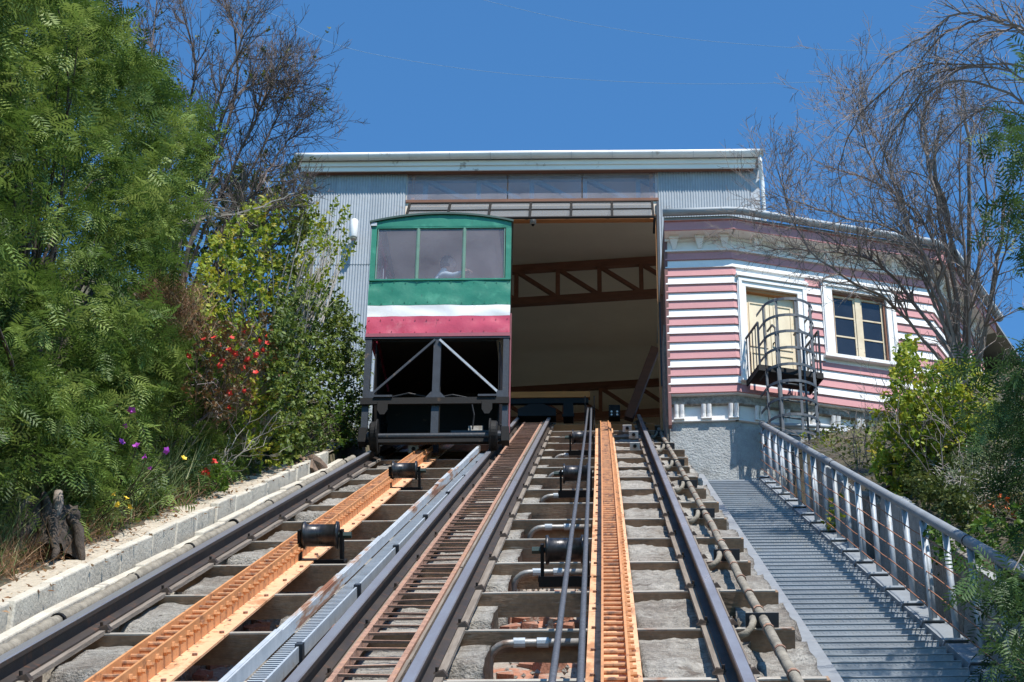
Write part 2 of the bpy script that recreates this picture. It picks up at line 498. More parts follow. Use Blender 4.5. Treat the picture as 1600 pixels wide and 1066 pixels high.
M['wire'] = mat('overhead_wire', (0.30, 0.42, 0.55), rough=.5)
M['glass_car'] = glass_mat('scratched_car_window', (0.90, 0.90, 0.92), (0.44, 0.40, 0.43), clear=.74, gloss=.02, rough=.1)
M['glass_hall'] = glass_mat('transom_glass', (0.88, 0.88, 0.92), (0.42, 0.40, 0.44), clear=.62, gloss=.03, rough=.08)
M['glass_house'] = glass_mat('dark_window_pane', (0.12, 0.14, 0.18), (0.06, 0.07, 0.09), clear=.72, gloss=.03, rough=.03)
M['glass_canopy'] = glass_mat('frosted_canopy_panel', (0.75, 0.78, 0.8), (0.25, 0.25, 0.25), clear=.35, gloss=.02, rough=.2)
M['signal'] = mat('white_plate', (0.46, 0.45, 0.43), rough=.6, spots=((0.25, .23, .2), 9, .6, .08))
M['teal_bolt'] = mat('green_grey_bolt', (0.03, 0.055, 0.05), rough=.6, metal=.2)

# ================================================================== terrain
def lerp(a, b, t): return a + (b - a) * t


def prof_n(x):
    pts = [(-300, 2.6), (-14, 2.6), (-7.6, 2.3), (-4.62, 0.36), (-4.2, 0.0), (-3.63, -0.06), (-3.585, -0.55), (1.22, -0.55), (1.34, -0.95),
           (2.93, -0.95), (2.99, -0.22), (3.6, -0.05), (5.5, 0.45), (9, 1.0), (300, 1.0)]
    for (xa, na), (xb, nb) in zip(pts, pts[1:]):
        if xa <= x <= xb: return lerp(na, nb, (x - xa) / (xb - xa))
    return 1.0


def base_z(Y):
    t30 = math.tan(AL)
    if Y < -14: return -14 * t30
    if Y > 31.6: return 31.6 * t30 - 0.1
    return Y * t30


def ground_z(x, Y):
    n = prof_n(x)
    k = 1.0
    if Y > 31.6: k = max(0.15, 1 - (Y - 31.6) / 20)
    if Y < -14: k = max(0.0, 1 - (-14 - Y) / 20)
    z = base_z(Y) + n * k / math.cos(AL)
    if x < -4.1 or x > 3.1:
        a = max(0.0, min(1.0, (abs(x + .6) - 3.5) / 2))
        z += a * (0.28 * mnoise.noise(Vector((x * .8, Y * .8, 3))) + 0.10 * mnoise.noise(Vector((x * 2.6, Y * 2.6, 9))))
    return z


def gpt(x, s):
    """ground point at lateral x, s metres up the incline"""
    Y = s * math.cos(AL) - prof_n(x) * math.sin(AL)
    return Vector((x, Y, ground_z(x, Y)))


xs = [-300, -150, -80, -45, -28, -20, -16, -14] + list(np.arange(-12, -4.7, .35)) + [-4.62, -4.4, -4.2, -3.8, -3.63, -3.585, -3.2, -2, -.8, .4, 1.22, 1.34, 2, 2.93, 2.99] \
    + list(np.arange(3.3, 9.2, .35)) + [10, 12, 15, 20, 28, 45, 80, 150, 300]
ys = [-300, -120, -60, -40, -28, -20, -16, -14] + list(np.arange(-12, 31.5, .5)) + [31.6, 32.5, 34, 37, 41, 47, 55, 70, 100, 160, 300]
gv = [(x, y, ground_z(x, y)) for y in ys for x in xs]
nx = len(xs)
gq = [(j * nx + i, j * nx + i + 1, (j + 1) * nx + i + 1, (j + 1) * nx + i) for j in range(len(ys) - 1) for i in range(nx - 1)]
ground = np_build('ground', gv, gq, M['earth'], smooth=True, kind='structure')

# trackbed sheet and path sheet
b = MB(TM)
ss = list(np.arange(-6, 36.4, .3)); bx = list(np.linspace(-3.58, 1.22, 22))
vs = []
for s in ss:
    for x in bx:
        vs.append((x, s, -0.53 + 0.045 * mnoise.noise(Vector((x * 3, s * 3, 1))) + 0.02 * mnoise.noise(Vector((x * 11, s * 11, 1)))))
w = len(bx)
b.add(vs, [(j * w + i, j * w + i + 1, (j + 1) * w + i + 1, (j + 1) * w + i) for j in range(len(ss) - 1) for i in range(w - 1)])
bed = b.build('trackbed', M['bed'], smooth=True, kind='structure')
b = MB(TM)
ss = list(np.arange(-2, 30, .2)); bx = list(np.linspace(-4.42, -3.64, 10))
vs = []
for s in ss:
    for i, x in enumerate(bx):
        e = 0.10 * mnoise.noise(Vector((s * 1.3, 4, 2))) if i == 0 else 0
        vs.append((x + e, s, (max(-0.02, (-4.17 - x) * .7 - .02)) + (0.022 if i < 7 else .006) * mnoise.noise(Vector((x * 4, s * 3, 5))) + 0.0 + 0.0 * (1 if i > 7 else 0) * mnoise.noise(Vector((x * 2, s * 2, 8)))))
w = len(bx)
b.add(vs, [(j * w + i, j * w + i + 1, (j + 1) * w + i + 1, (j + 1) * w + i) for j in range(len(ss) - 1) for i in range(w - 1)])
b.build('path', M['path'], smooth=True, kind='structure')

# ================================================================== sleepers
TIE0, TIED = 10.32, 1.678
TIES = [TIE0 + TIED * k for k in range(-2, 16)]
for i, s in enumerate(TIES):
    b = MB(TM)
    rr = random.Random(100 + i)
    nseg = 26
    x0, x1 = -3.32 - rr.random() * .08, 1.10 + rr.random() * .12
    tw = rr.uniform(-.012, .012)
    vs = []
    hh = 0.165 + rr.uniform(-.02, .03)
    for k in range(nseg + 1):
        x = lerp(x0, x1, k / nseg)
        for (ds, n) in ((-.065, -.16), (.065, -.16), (.065, -.16 - hh), (-.065, -.16 - hh)):
            j1 = mnoise.noise(Vector((x * 3.1, s * 7, n * 9))) * .012
            j2 = mnoise.noise(Vector((x * 4.3, s * 5, n * 7 + 4))) * .010
            vs.append((x, s + ds + j1 + tw * (k / nseg - .5), n + (j2 if n < -.2 else j2 * .3)))
    fs = [(0, 1, 2, 3), tuple(nseg * 4 + q for q in (3, 2, 1, 0))]
    for k in range(nseg):
        for q in range(4):
            r = (q + 1) % 4
            fs.append((k * 4 + q, (k + 1) * 4 + q, (k + 1) * 4 + r, k * 4 + r))
    b.add(vs, fs)
    vis = i - 2
    lab = ('weathered grey brown sleeper across both tracks, %s up from the bottom edge' % ORD[vis]) if vis >= 0 else \
        ('weathered grey brown sleeper just below the bottom edge, %s nearest' % ORD[i])
    se = empty('sleeper', T((x0 + x1) / 2, s, -.33), lab, 'sleeper', 'sleepers across the two tracks')
    b.build('beam', M['sleeper'], se)
    b = MB(TM); vs = []
    for k in range(nseg + 1):
        x = lerp(x0 + .02, x1 - .02, k / nseg)
        j1 = mnoise.noise(Vector((x * 3.1, s * 7, -.16 * 9))) * .012; w_ = mnoise.noise(Vector((x * 5, s, 3))) * .012
        for ds, n in ((-.062, -.159), (.004 + w_, -.159), (.004 + w_, -.150), (-.062, -.150)): vs.append((x, s + ds + j1 + tw * (k / nseg - .5), n))
    b.add(vs, fs); b.build('top_strip', M['strip'], se)

# ================================================================== rails
clip_b = MB()
clip_b.hexa([(-.055, -.045, 0), (.055, -.045, 0), (.055, .045, 0), (-.055, .045, 0), (-.05, -.03, .025), (.02, -.03, .045), (.02, .03, .045), (-.05, .03, .025)])
clip_b.tube([(-.025, 0, .02), (-.025, 0, .065)], .014, 6)
for q in range(len(clip_b.v)): clip_b.v[q] = clip_b.v[q] * .72
clip_me = clip_b.mesh('rail_clip', M['clip'])
RAILS = [(-3.09, 'outer left rail of the left track, dark steel beside the wrapped pipe'),
         (-1.49, 'inner rail of the left track, dark steel beside the galvanised tray'),
         (-0.93, 'left rail of the empty right track, polished dark steel beside rusty ladder'),
         (0.69, 'right rail of the empty right track, dark steel nearest the stairs')]
for xr, lab in RAILS:
    base = T(xr, 6, -.13)
    e = empty('rail', base, lab, 'rail', 'four rails of the funicular')
    b = MB(TM)
    p = [(-.06, -.13), (.06, -.13), (.06, -.118), (.012, -.105), (.010, -.045), (.034, -.03), (.034, -.006), (-.034, -.006), (-.034, -.03), (-.010, -.045), (-.012, -.105), (-.06, -.118)]
    b.extrude([(xr + a, c) for a, c in p], 5, 36.5)
    b.build('rail_section', M['rail'], e)
    b = MB(TM)
    b.extrude([(xr + a, c) for a, c in [(-.031, -.006), (.031, -.006), (.027, .001), (-.027, .001)]], 5, 36.5)
    b.build('running_surface', M['rail_head'], e)
    b = MB(TM)
    s = 5.0
    while s < 36.3:
        L_ = min(4.4, 36.4 - s)
        b.box(xr - .10 + RNG.uniform(-.006, .006), xr + .10 + RNG.uniform(-.006, .006), s, s + L_ - .012, -.158, -.131)
        s += 4.4
    b.build('bearing_plank', M['plank'], e)
    for s in TIES:
        piece('rail_clip', clip_me, T(xr + .085, s, -.131), e, ROT)
        piece('rail_clip', clip_me, T(xr - .085, s + RNG.uniform(-.02, .02), -.131), e, (0, 0, 0)).rotation_euler = Matrix.Rotation(AL, 3, 'X').to_4x4().to_3x3().__matmul__(Matrix.Rotation(math.pi, 3, 'Z')).to_euler()

# ================================================================== orange racks
rung_b = MB(); rung_b.tube([(-.062, 0, 0), (.062, 0, 0)], .0135, 8)
rung_me = rung_b.mesh('rung', M['orange_wear'], smooth=False)
bolt_b = MB(); bolt_b.tube([(0, 0, 0), (.016, 0, 0)], .024, 6); bolt_b.tube([(.016, 0, 0), (.036, 0, 0)], .012, 6)
bolt_me = bolt_b.mesh('bolt', M['orange_bar'])
hb = MB(); hb.tube([(0, 0, 0), (0, 0, .014)], .016, 6)
hbolt_me = hb.mesh('flange_bolt', M['rust'])


def rack(xc, fl, fr, s0, s1, label, bend):
    e = empty('guide_rack', T(xc, s0, -.13), label, 'rack', 'orange racks between the rails')
    dx = lambda s: bend * math.sin((s - 8) * .12)
    sg = list(np.arange(s0, s1 + .01, .5))
    b = MB(TM)
    k0 = 0
    while k0 < len(sg) - 1:                       # flange plates bolted end to end
        k1 = min(len(sg) - 1, k0 + 12)
        vs = []
        for s in sg[k0:k1 + 1]:
            s_ = s + (.006 if s == sg[k0] else -.006 if s == sg[k1] else 0)
            for x, n in ((fl, -.158), (fr, -.158), (fr, -.143), (fl, -.143)):
                vs.append((x + dx(s), s_, n))
        m = k1 - k0
        fs = [(0, 1, 2, 3), tuple(m * 4 + q for q in (3, 2, 1, 0))]
        for k in range(m):
            for q in range(4):
                r = (q + 1) % 4
                fs.append((k * 4 + q, (k + 1) * 4 + q, (k + 1) * 4 + r, k * 4 + r))
        b.add(vs, fs)
        k0 = k1
    b.build('flange', M['orange'], e)
    for xo in (-.065, .065):
        b = MB(TM)
        vs = []
        for s in sg:
            for x, n in ((xo - .007, -.143), (xo + .007, -.143), (xo + .007, -.012), (xo - .007, -.012)):
                vs.append((xc + x + dx(s), s, n))
        m = len(sg) - 1
        fs = [(0, 1, 2, 3), tuple(m * 4 + q for q in (3, 2, 1, 0))]
        for k in range(m):
            for q in range(4):
                r = (q + 1) % 4
                fs.append((k * 4 + q, (k + 1) * 4 + q, (k + 1) * 4 + r, k * 4 + r))
        b.add(vs, fs)
        b.build('side_bar', M['orange_bar'], e)
    s = s0 + .1
    i = 0
    while s < s1:
        piece('rung', rung_me, T(xc + dx(s), s, -.045), e, ROT)
        piece('bolt', bolt_me, T(xc + .073 + dx(s), s, -.055), e, ROT)
        if i % 4 == 0 and s < 26:
            piece('flange_bolt', hbolt_me, T(fr - .035 + dx(s), s, -.143), e, ROT)
            piece('flange_bolt', hbolt_me, T(fl + .035 + dx(s), s + .05, -.143), e, ROT)
        s += .2; i += 1


rack(-2.43, -2.565, -2.24, 7.0, 31.0, 'orange steel rack with rungs running under the green car', -.012)
rack(0.058, -.095, .20, 7.0, 34.6, 'orange steel rack with rungs in the empty right track', .012)

# ================================================================== rusty ladder walkway
e = empty('walkway_ladder', T(-1.2, 7, -.1), 'long rusty ladder lying between the two tracks', 'ladder')
for x in (-1.345, -1.045):
    b = MB(TM)
    vs = []
    sg = list(np.arange(6.5, 35.2, .5))
    for s in sg:
        j = .008 * mnoise.noise(Vector((x * 5, s * .9, 2)))
        for a, n in ((-.015, -.115), (.015, -.115), (.015, -.05), (-.015, -.05)):
            vs.append((x + a + j, s, n + j))
    m = len(sg) - 1
    fs = [(0, 1, 2, 3), tuple(m * 4 + q for q in (3, 2, 1, 0))]
    for k in range(m):
        for q in range(4):
            r = (q + 1) % 4
            fs.append((k * 4 + q, (k + 1) * 4 + q, (k + 1) * 4 + r, k * 4 + r))
    b.add(vs, fs)
    b.build('stile', M['rust'], e)
rb = MB(); rb.box(-.14, .14, -.011, .011, -.007, .007)
lr_me = rb.mesh('rung', M['rust'])
s = 6.7
while s < 35:
    piece('rung', lr_me, T(-1.195, s + RNG.uniform(-.02, .02), -.06 + RNG.uniform(-.006, .004)), e, (AL, RNG.uniform(-.02, .02), RNG.uniform(-.04, .04)))
    s += .27 if s < 24 else .2
b = MB(TM)
s = 6.5
while s < 34.5:
    b.box(-1.026, -1.008, s, s + 3.9, -.14, -.055 + RNG.uniform(-.01, .01))
    s += 3.93
b.build('edge_plank', M['plank'], e)

# ================================================================== galvanised cable tray
e = empty('cable_tray', T(-1.7, 7, -.1), 'galvanised steel tray with rusty raised side running up to the car', 'tray')
tx = lambda s: -1.745 + .007 * (s - 9)
seg = [6.0, 8.3, 10.7, 13.1, 15.4, 17.8, 20.2, 22.4, 24.6, 26.6]
for i, (a, c) in enumerate(zip(seg, seg[1:])):
    dn = RNG.uniform(-.008, .012)
    b = MB(TM)
    for s0_, s1_ in ((a, c),):
        xa, xb = tx(s0_), tx(s1_)
        b.hexa([(xa - .006, s0_ - .02, -.02), (xa + .006, s0_ - .02, -.02), (xb + .006, s1_ + .02, -.02), (xb - .006, s1_ + .02, -.02),
                (xa - .006, s0_ - .02, .052 + dn), (xa + .006, s0_ - .02, .052 + dn), (xb + .006, s1_ + .02, .056 + dn), (xb - .006, s1_ + .02, .056 + dn)])
        b.hexa([(xa - .03, s0_, .046 + dn), (xa - .004, s0_, .046 + dn), (xb - .004, s1_, .050 + dn), (xb - .03, s1_, .050 + dn),
                (xa - .03, s0_, .056 + dn), (xa - .004, s0_, .056 + dn), (xb - .004, s1_, .060 + dn), (xb - .03, s1_, .060 + dn)])
    b.build('upright_sheet', M['galv_rust'], e)
    b = MB(TM)
    xa, xb = tx(a) + .10, tx(c) + .10
    b.hexa([(xa, a, -.10), (xa + .012, a, -.10), (xb + .012, c - .03, -.10), (xb, c - .03, -.10), (xa, a, -.02 + dn), (xa + .012, a, -.02 + dn), (xb + .012, c - .03, -.02 + dn), (xb, c - .03, -.02 + dn)])
    b.build('side_lip', M['galv'], e)
    b = MB(TM)
    b.box(xb - .01, xb + .03, c - .1, c - .02, -.115, -.005)
    b.build('joint_bracket', M['frame'], e)
b = MB(TM)
s = 6.0
while s < 26.5:
    x = tx(s)
    b.box(x + .008, x + .098, s, s + .025, -.045, -.03)
    s += .06
b.build('grating', M['galv'], e, kind='stuff')

# ================================================================== cable rollers
def roller(xc, s, label):
    e = empty('cable_roller', T(xc, s, -.16), label, 'roller', 'black cable rollers on the sleepers')
    nc = .045
    b = MB(TM)
    pr = [(-.14, .03), (-.14, .108), (-.122, .112), (-.112, .088), (.112, .088), (.122, .112), (.14, .108), (.14, .03)]
    b.tube_prof([(Vector((xc + t, s, nc)), r) for t, r in pr], Vector((1, 0, 0)), 24)
    o = b.build('drum', M['drum'], e)
    for q in o.data.polygons:
        q.use_smooth = len(q.vertices) == 4
    for sx in (-1, 1):
        b = MB(TM)
        b.box(xc + sx * .165 - .012, xc + sx * .165 + .012, s - .05, s + .05, -.17, nc + .045)
        b.box(xc + sx * .165 - .02, xc + sx * .165 + .03 * sx + .0, s - .09, s + .09, -.175, -.15)
        b.build('bearing_bracket', M['black'], e)
    b = MB(TM)
    b.box(xc - .19, xc + .19, s - .10, s - .075, -.21, -.135)
    b.build('base_bar', M['black'], e)
    b = MB(TM)
    b.tube([(xc - .155, s, nc), (xc - .24, s, nc)] if xc > -1 else [(xc + .155, s, nc), (xc + .24, s, nc)], .028, 6)
    b.tube([(xc - .155, s, nc), (xc + .155, s, nc)], .02, 8)
    b.build('axle_bolt', M['teal_bolt'], e)


roller(-.27, 14.45, 'black cable roller under the two cables, nearest the bottom of the right track')
roller(-.28, 21.75, 'black cable roller under the two cables, halfway up the right track')
roller(-.28, 28.6, 'small far cable roller under the two cables near the hall')
roller(-2.205, 15.6, 'black cable roller right of the left orange rack, the nearer one')
roller(-2.215, 22.4, 'black cable roller right of the left orange rack, just below the car')

# haul cables
for (xa, xb), lab in (((-.222, -.225), 'left one of the two steel haul cables over the rollers'), ((-.10, -.165), 'right one of the two steel haul cables over the rollers')):
    b = MB(TM)
    pts = []
    for k in range(30):
        t = k / 29
        s = 4 + 30.5 * t
        pts.append((lerp(xa, xb, (s - 8.7) / 25), s, .152 - .012 * math.sin(math.pi * ((s - 7.3) / 7.1 % 1)) + (.06 * max(0, (s - 29) / 5.5))))
    b.tube(pts, .017, 8)
    b.build('haul_cable', M['cable'], smooth=True, label=lab, cat='cable', group='two haul cables')

# conduits on the sleepers of the right track
for j, k in enumerate((1, 3, 5, 7, 9, 11)):
    s = TIE0 + TIED * k - .105
    e = empty('conduit', T(-.4, s, -.5), 'bent grey conduit on a sleeper left of the right rack, %s from the bottom' % ORD[j], 'conduit', 'bent conduits on the sleepers')
    b = MB(TM)
    pts = [(-.10, s, -.215), (-.52, s, -.215)]
    for a in range(0, 91, 15):
        t = math.radians(a)
        pts.append((-.56 - .12 * math.sin(t), s - .02, -.335 + .12 * math.cos(t)))
    pts.append((-.68, s - .02, -.55))
    b.tube(pts, .024, 8)
    b.build('pipe', M['conduit'], e, smooth=True)
    for x in (-.50, -.36 + .02 * j):
        b = MB(TM)
        b.tube([(x - .035, s, -.215), (x + .035, s, -.215)], .031, 10)
        b.build('coupling', M['galv'], e)

# right-hand pipe with brackets
e = empty('service_pipe', T(.96, 8, -.3), 'rusty brown pipe on brackets right of the right rail', 'pipe')
b = MB(TM)
b.tube([(.965 + .012 * mnoise.noise(Vector((s * .7, 1, 1))), s, -.10 + .01 * mnoise.noise(Vector((s * .9, 5, 1)))) for s in np.arange(6, 33.5, .35)], .03, 10)
b.build('pipe', M['pipe'], e, smooth=True)
b = MB(); b.tube([(0, 0, 0), (0, .05, 0)], .036, 10); col_me = b.mesh('pipe_collar', M['rust'])
for s in np.arange(6.3, 33, .75): piece('pipe_collar', col_me, T(.965, s, -.10), e, ROT)
for k in range(-1, 14, 2):
    s = TIE0 + TIED * k
    b = MB(TM)
    b.box(.86, 1.06, s - .03, s - .015, -.20, -.06)
    b.box(.86, 1.06, s - .03, s + .03, -.165, -.15)
    b.build('bracket', M['frame'], e)
    b = MB(TM)
    b.tube([(.90, s - .04, -.09), (.90, s - .10, -.10), (.885, s - .15, -.13), (.85, s - .18, -.16), (.80, s - .18, -.18)], .022, 8)
    b.build('branch_pipe', M['pipe'], e, smooth=True)
    b = MB(TM)
    b.bar((1.02, s, -.17), (1.10, s + .1, -.55), .05, .05)
    b.build('bracket_leg', M['frame'], e)

# left wrapped pipe
e = empty('wrapped_pipe', T(-3.27, 8, -.1), 'dusty wrapped pipe lying between the left rail and the kerb blocks', 'pipe')
b = MB(TM)
pts = []; rs = []
for s in np.arange(5, 26.2, .07):
    pts.append((-3.265 + .012 * mnoise.noise(Vector((s * .5, 2, 1))), s, -.065 + .012 * mnoise.noise(Vector((s * .6, 7, 1)))))
    rs.append(.041 + .004 * math.sin(s * 21) + .003 * mnoise.noise(Vector((s * 4, 1, 1))))
b.tube(pts, rs, 10)
b.build('wrapped_pipe_body', M['pipe'], e, smooth=True)
for s in np.arange(6.2, 26, 1.9):
    b = MB(TM); b.tube([(-3.265, s, -.065), (-3.265, s + .04, -.065)], .050, 12)
    b.build('pipe_clamp', M['black'], e)

# ================================================================== kerb walls at the left
def kerb(name, x0, x1, ntop, s0, s1, lab, Lm):
    e = empty(name, T((x0 + x1) / 2, s0, -.5), lab, 'kerb wall')
    s = s0; i = 0
    while s < s1:
        L_ = Lm + RNG.uniform(-.12, .15)
        t0 = ntop + RNG.uniform(-.012, .012); t1 = t0 + RNG.uniform(-.022, .012)
        j = RNG.uniform(-.015, .015)
        b = MB(TM)
        v = []
        for n0, n1 in ((-.6, -.6), (t0, t1)):
            v += [(x0 + j, s + .012, n0), (x1 + j, s + .012, n0), (x1 + j, s + L_ - .012, n1), (x0 + j, s + L_ - .012, n1)]
        # vertical ends: shift the top edge uphill so that the joints stand plumb
        for q in (4, 5, 6, 7):
            v[q] = (v[q][0], v[q][1] + (v[q][2] + .6) * math.tan(AL), v[q][2])
        b.hexa(v)
        o = b.build('block', M['concrete_pale'], e)
        md = o.modifiers.new('bevel', 'BEVEL'); md.width = .012; md.segments = 2
        s += L_; i += 1


kerb('kerb_wall', -3.67, -3.59, .03, 6, 25.5, 'upper row of pale concrete kerb blocks beside the sandy path', .93)
kerb('kerb_wall', -3.50, -3.42, -.085, 6, 25.0, 'lower row of pale concrete kerb blocks behind the wrapped pipe', 1.15)

# ================================================================== concrete on the trackbed
CONC = empty('concrete_footings', T(-1, 10, -.55), 'rough grey concrete footings stepping up between the sleepers', 'concrete')


def lump(x0, x1, sf, sb, nt_, nb_, seed, amp=.05, mt='concrete', nm='concrete_block', par=None):
    nxs = max(6, int((x1 - x0) / .035))
    foot = -.62
    dz = (nt_ - foot) / math.cos(AL)
    vs = []
    prof = [0, .2, .4, .6, .75, .88, .96, 1.0]
    rows = 0
    for t in prof:
        rows += 1
        for i in range(nxs + 1):
            x = lerp(x0, x1, i / nxs)
            p = T(x, sf, foot) + Vector((0, 0, dz * t * (1 - .22 * max(0, abs(i / nxs - .5) * 2 - .7) / .3 * (1 if seed % 3 == 0 else .2))))
            if t > .99: p += SV * .03
            vs.append(p)
    for t in (.1, .2, .35, .5, .65, .8, 1.0):
        rows += 1
        for i in range(nxs + 1):
            x = lerp(x0, x1, i / nxs)
            a = T(x, sf, foot) + Vector((0, 0, dz)) + SV * .03
            c = T(x, sb, nb_)
            vs.append(a.lerp(c, t))
    out = []
    for r_, v in enumerate(vs):
        q = v * 1
        nn = mnoise.noise_vector(Vector((q.x * 3 + seed, q.y * 3, q.z * 3))) * amp * .55 + mnoise.noise_vector(Vector((q.x * 9, q.y * 9 + seed, q.z * 9))) * amp * .3 + mnoise.noise_vector(Vector((q.x * 27, q.y * 27 + seed, q.z * 27))) * amp * .28
        out.append(q + nn)
    w = nxs + 1
    fs = [(j * w + i, j * w + i + 1, (j + 1) * w + i + 1, (j + 1) * w + i) for j in range(rows - 1) for i in range(nxs)]
    # side skirts
    n0 = len(out)
    for side in (0, nxs):
        ids = [j * w + side for j in range(rows)]
        c = len(out)
        out.append(T(x0 if side == 0 else x1, sb, foot))
        for a_, c_ in zip(ids, ids[1:]):
            fs.append((a_, c_, c))
    b = MB(); b.add(out, fs)
    o = b.build(nm, M[mt], par or CONC, smooth=True)
    return o


rr = random.Random(5)
for i, s in enumerate(TIES[:-2]):
    a, c = s, s + TIED
    # left bay between outer rail and rack
    lump(-3.0 + rr.uniform(-.05, .05), -2.55 + rr.uniform(-.12, .02), a + rr.uniform(.12, .35), c - .07, -.15 + rr.uniform(-.06, .02), -.22, i * 7, .05)
    if i % 2: lump(-3.36, -3.02, a + .3, c - .05, -.3, -.28, i * 5 + 1, .04)
    # piers under the ladder and the left rail of the right track
    lump(-1.40, -1.02 + rr.uniform(-.05, .03), a + rr.uniform(.1, .3), c - .06, -.22 + rr.uniform(-.04, .03), -.25, i * 3 + 2, .03)
    lump(-.98, -.72 + rr.uniform(-.03, .05), a + rr.uniform(.3, .6), c - .04, -.20, -.24, i * 11 + 4, .025)
    # right bay between rack and right rail, and beyond it to the stairs
    lump(.215, .93 + rr.uniform(-.12, .08), a + rr.uniform(.12, .3), c - .05, -.19 + rr.uniform(-.06, .0), -.21, i * 13 + 3, .06)
    lump(.90, 1.24, a + rr.uniform(.25, .5), c + .1, -.27 + rr.uniform(-.08, .05), -.26, i * 17 + 6, .06)
    lump(-2.16, -1.78 + rr.uniform(-.1, .03), a + rr.uniform(.4, .8), c - .06, -.33, -.30, i * 19 + 1, .04)

# loose broken bricks and rubble on the bed
b = MB(TM)
rr = random.Random(9)
for k in range(420):
    x = rr.choice([rr.uniform(-.75, -.1), rr.uniform(-2.2, -1.55), rr.uniform(-3.1, -2.5), rr.uniform(.25, 1.1)])
    s = rr.uniform(8, 22)
    if min(abs(s - t) for t in TIES) < .15: continue
    l_, w_, h_ = rr.uniform(.05, .13), rr.uniform(.04, .07), rr.uniform(.015, .05)
    Mx = TM @ Matrix.Translation((x, s, -.50)) @ Matrix.Rotation(rr.uniform(0, 6.28), 4, 'Z') @ Matrix.Rotation(rr.uniform(-.25, .25), 4, 'X')
    b.M = Mx
    b.hexa([(-l_, -w_, -.05), (l_, -w_, -.05), (l_ * .9, w_, -.05), (-l_, w_, -.05), (-l_ * .9, -w_, h_), (l_ * .85, -w_ * .9, h_ * .8), (l_ * .8, w_ * .9, h_), (-l_, w_ * .9, h_ * .7)])
b.M = ID
b.build('rubble', M['brick'], kind='stuff', label='broken brick rubble on the trackbed between sleepers', cat='rubble')

# steel channels lying between the two nearest sleepers
e = empty('steel_channel', T(-.45, 10.9, -.5), 'pale steel channels lying under the nearest bent conduit', 'channel')
for s_, n_, x0_, x1_ in ((11.0, -.40, -.64, -.10), (10.75, -.46, -.68, -.22)):
    b = MB(TM)
    b.box(x0_, x1_, s_ - .05, s_ + .05, n_ - .012, n_); b.box(x0_, x1_, s_ - .06, s_ - .05, n_ - .05, n_ + .004); b.box(x0_, x1_, s_ + .05, s_ + .06, n_ - .05, n_ + .03)
    b.build('channel_bar', M['galv'], e)
b = MB(TM); b.box(-.34, -.24, 10.83, 10.93, -.46, -.36); b.build('spacer_block', M['pine'], e)

# ================================================================== funicular car
CX, CY, CZ = -2.225, 22.85, 13.22           # centre line, front plane, height of the rails under the front wheels
CARL = 2.7
HW = .985
car = empty('funicular_car', (CX, CY, CZ), 'green, white and crimson funicular car on the left track', 'cable car')
MC = Matrix.Translation((CX, CY, CZ))
f0 = 1.72                                     # floor


def cb(): return MB(MC)


# body shell (floor, sides, back) and front panels
def side_w(y): return HW - .03 - .16 * (y / CARL)


b = cb()
for sx in (-1, 1):
    for z0, z1 in ((f0, f0 + .92), (f0 + 1.78, f0 + 1.83)):
        xa, xb = sx * side_w(.03), sx * side_w(CARL)
        t = -.03 * sx
        b.hexa([(min(xa, xa + t), .03, z0), (max(xa, xa + t), .03, z0), (max(xb, xb + t), CARL, z0), (min(xb, xb + t), CARL, z0),
                (min(xa, xa + t), .03, z1), (max(xa, xa + t), .03, z1), (max(xb, xb + t), CARL, z1), (min(xb, xb + t), CARL, z1)])
    for y in (.05, .9, 1.8, 2.62):
        x = sx * side_w(y)
        b.box(x - sx * .03, x, y, y + .05, f0 + .92, f0 + 1.78)
b.box(-.78, .78, CARL - .03, CARL, f0, f0 + .92)
b.box(-.78, .78, CARL - .03, CARL, f0 + 1.8, f0 + 1.83)
b.build('body_shell', M['red'], car)
b = cb(); b.box(-.80, .80, .04, CARL - .03, f0 - .05, f0 - .004); b.build('floor', M['black'], car)
b = cb(); b.box(-.80, .80, .09, CARL, f0 + 1.84, f0 + 1.85); b.build('interior_lining', M['ceiling'], car)


def panel(name, z0, z1, m, out):
    """sheet with gentle dents"""
    b = cb(); n = 24; k = 6
    vs = []
    for j in range(k + 1):
        for i in range(n + 1):
            x = lerp(-HW, HW, i / n); z = lerp(z0, z1, j / k)
            d = .020 * mnoise.noise(Vector((x * 4.2, z * 6, 3))) + .004 * mnoise.noise(Vector((x * 12, z * 9, 6)))
            vs.append((x, -out + d, z))
    w = n + 1
    fs = [(j * w + i, j * w + i + 1, (j + 1) * w + i + 1, (j + 1) * w + i) for j in range(k) for i in range(n)]
    b.add(vs, fs)
    b.box(-HW + .002, HW - .002, .012 - out + .015, .05, z0 + .002, z1 - .002)
    return b.build(name, m, car, smooth=True)


zg0, zw0, zr0 = 2.22, 2.045, 1.77
gp = panel('green_panel', zg0 + .002, 2.615, M['green'], .012)
panel('white_band', zw0, zg0 - .002, M['white'], .012)
rp = panel('crimson_panel', zr0, zw0 - .002, M['red'], .012)
b = cb(); b.box(-HW - .004, HW + .004, -.03, .04, 1.715, 1.768); b.build('bottom_trim', mat('dull_crimson_trim', (.33, .07, .10), rough=.5), car)
b = cb(); b.box(-HW - .01, HW + .01, -.02, .05, 1.69, 1.713); b.build('bottom_angle', M['frame'], car)
rv = MB(); rv.tube([(0, 0, 0), (0, -.005, 0)], .008, 6); rv_me = rv.mesh('rivet', M['rivet']); rr_me = rv.mesh('rivet', M['rivet_red'])
for z, pr in ((2.26, gp), (2.58, gp), (1.80, rp), (1.99, rp)):
    for k in range(13):
        piece('rivet', rv_me if pr is gp else rr_me, (CX + lerp(-.95, .95, k / 12), CY - .018, CZ + z + .01 * RNG.uniform(-1, 1)), pr)
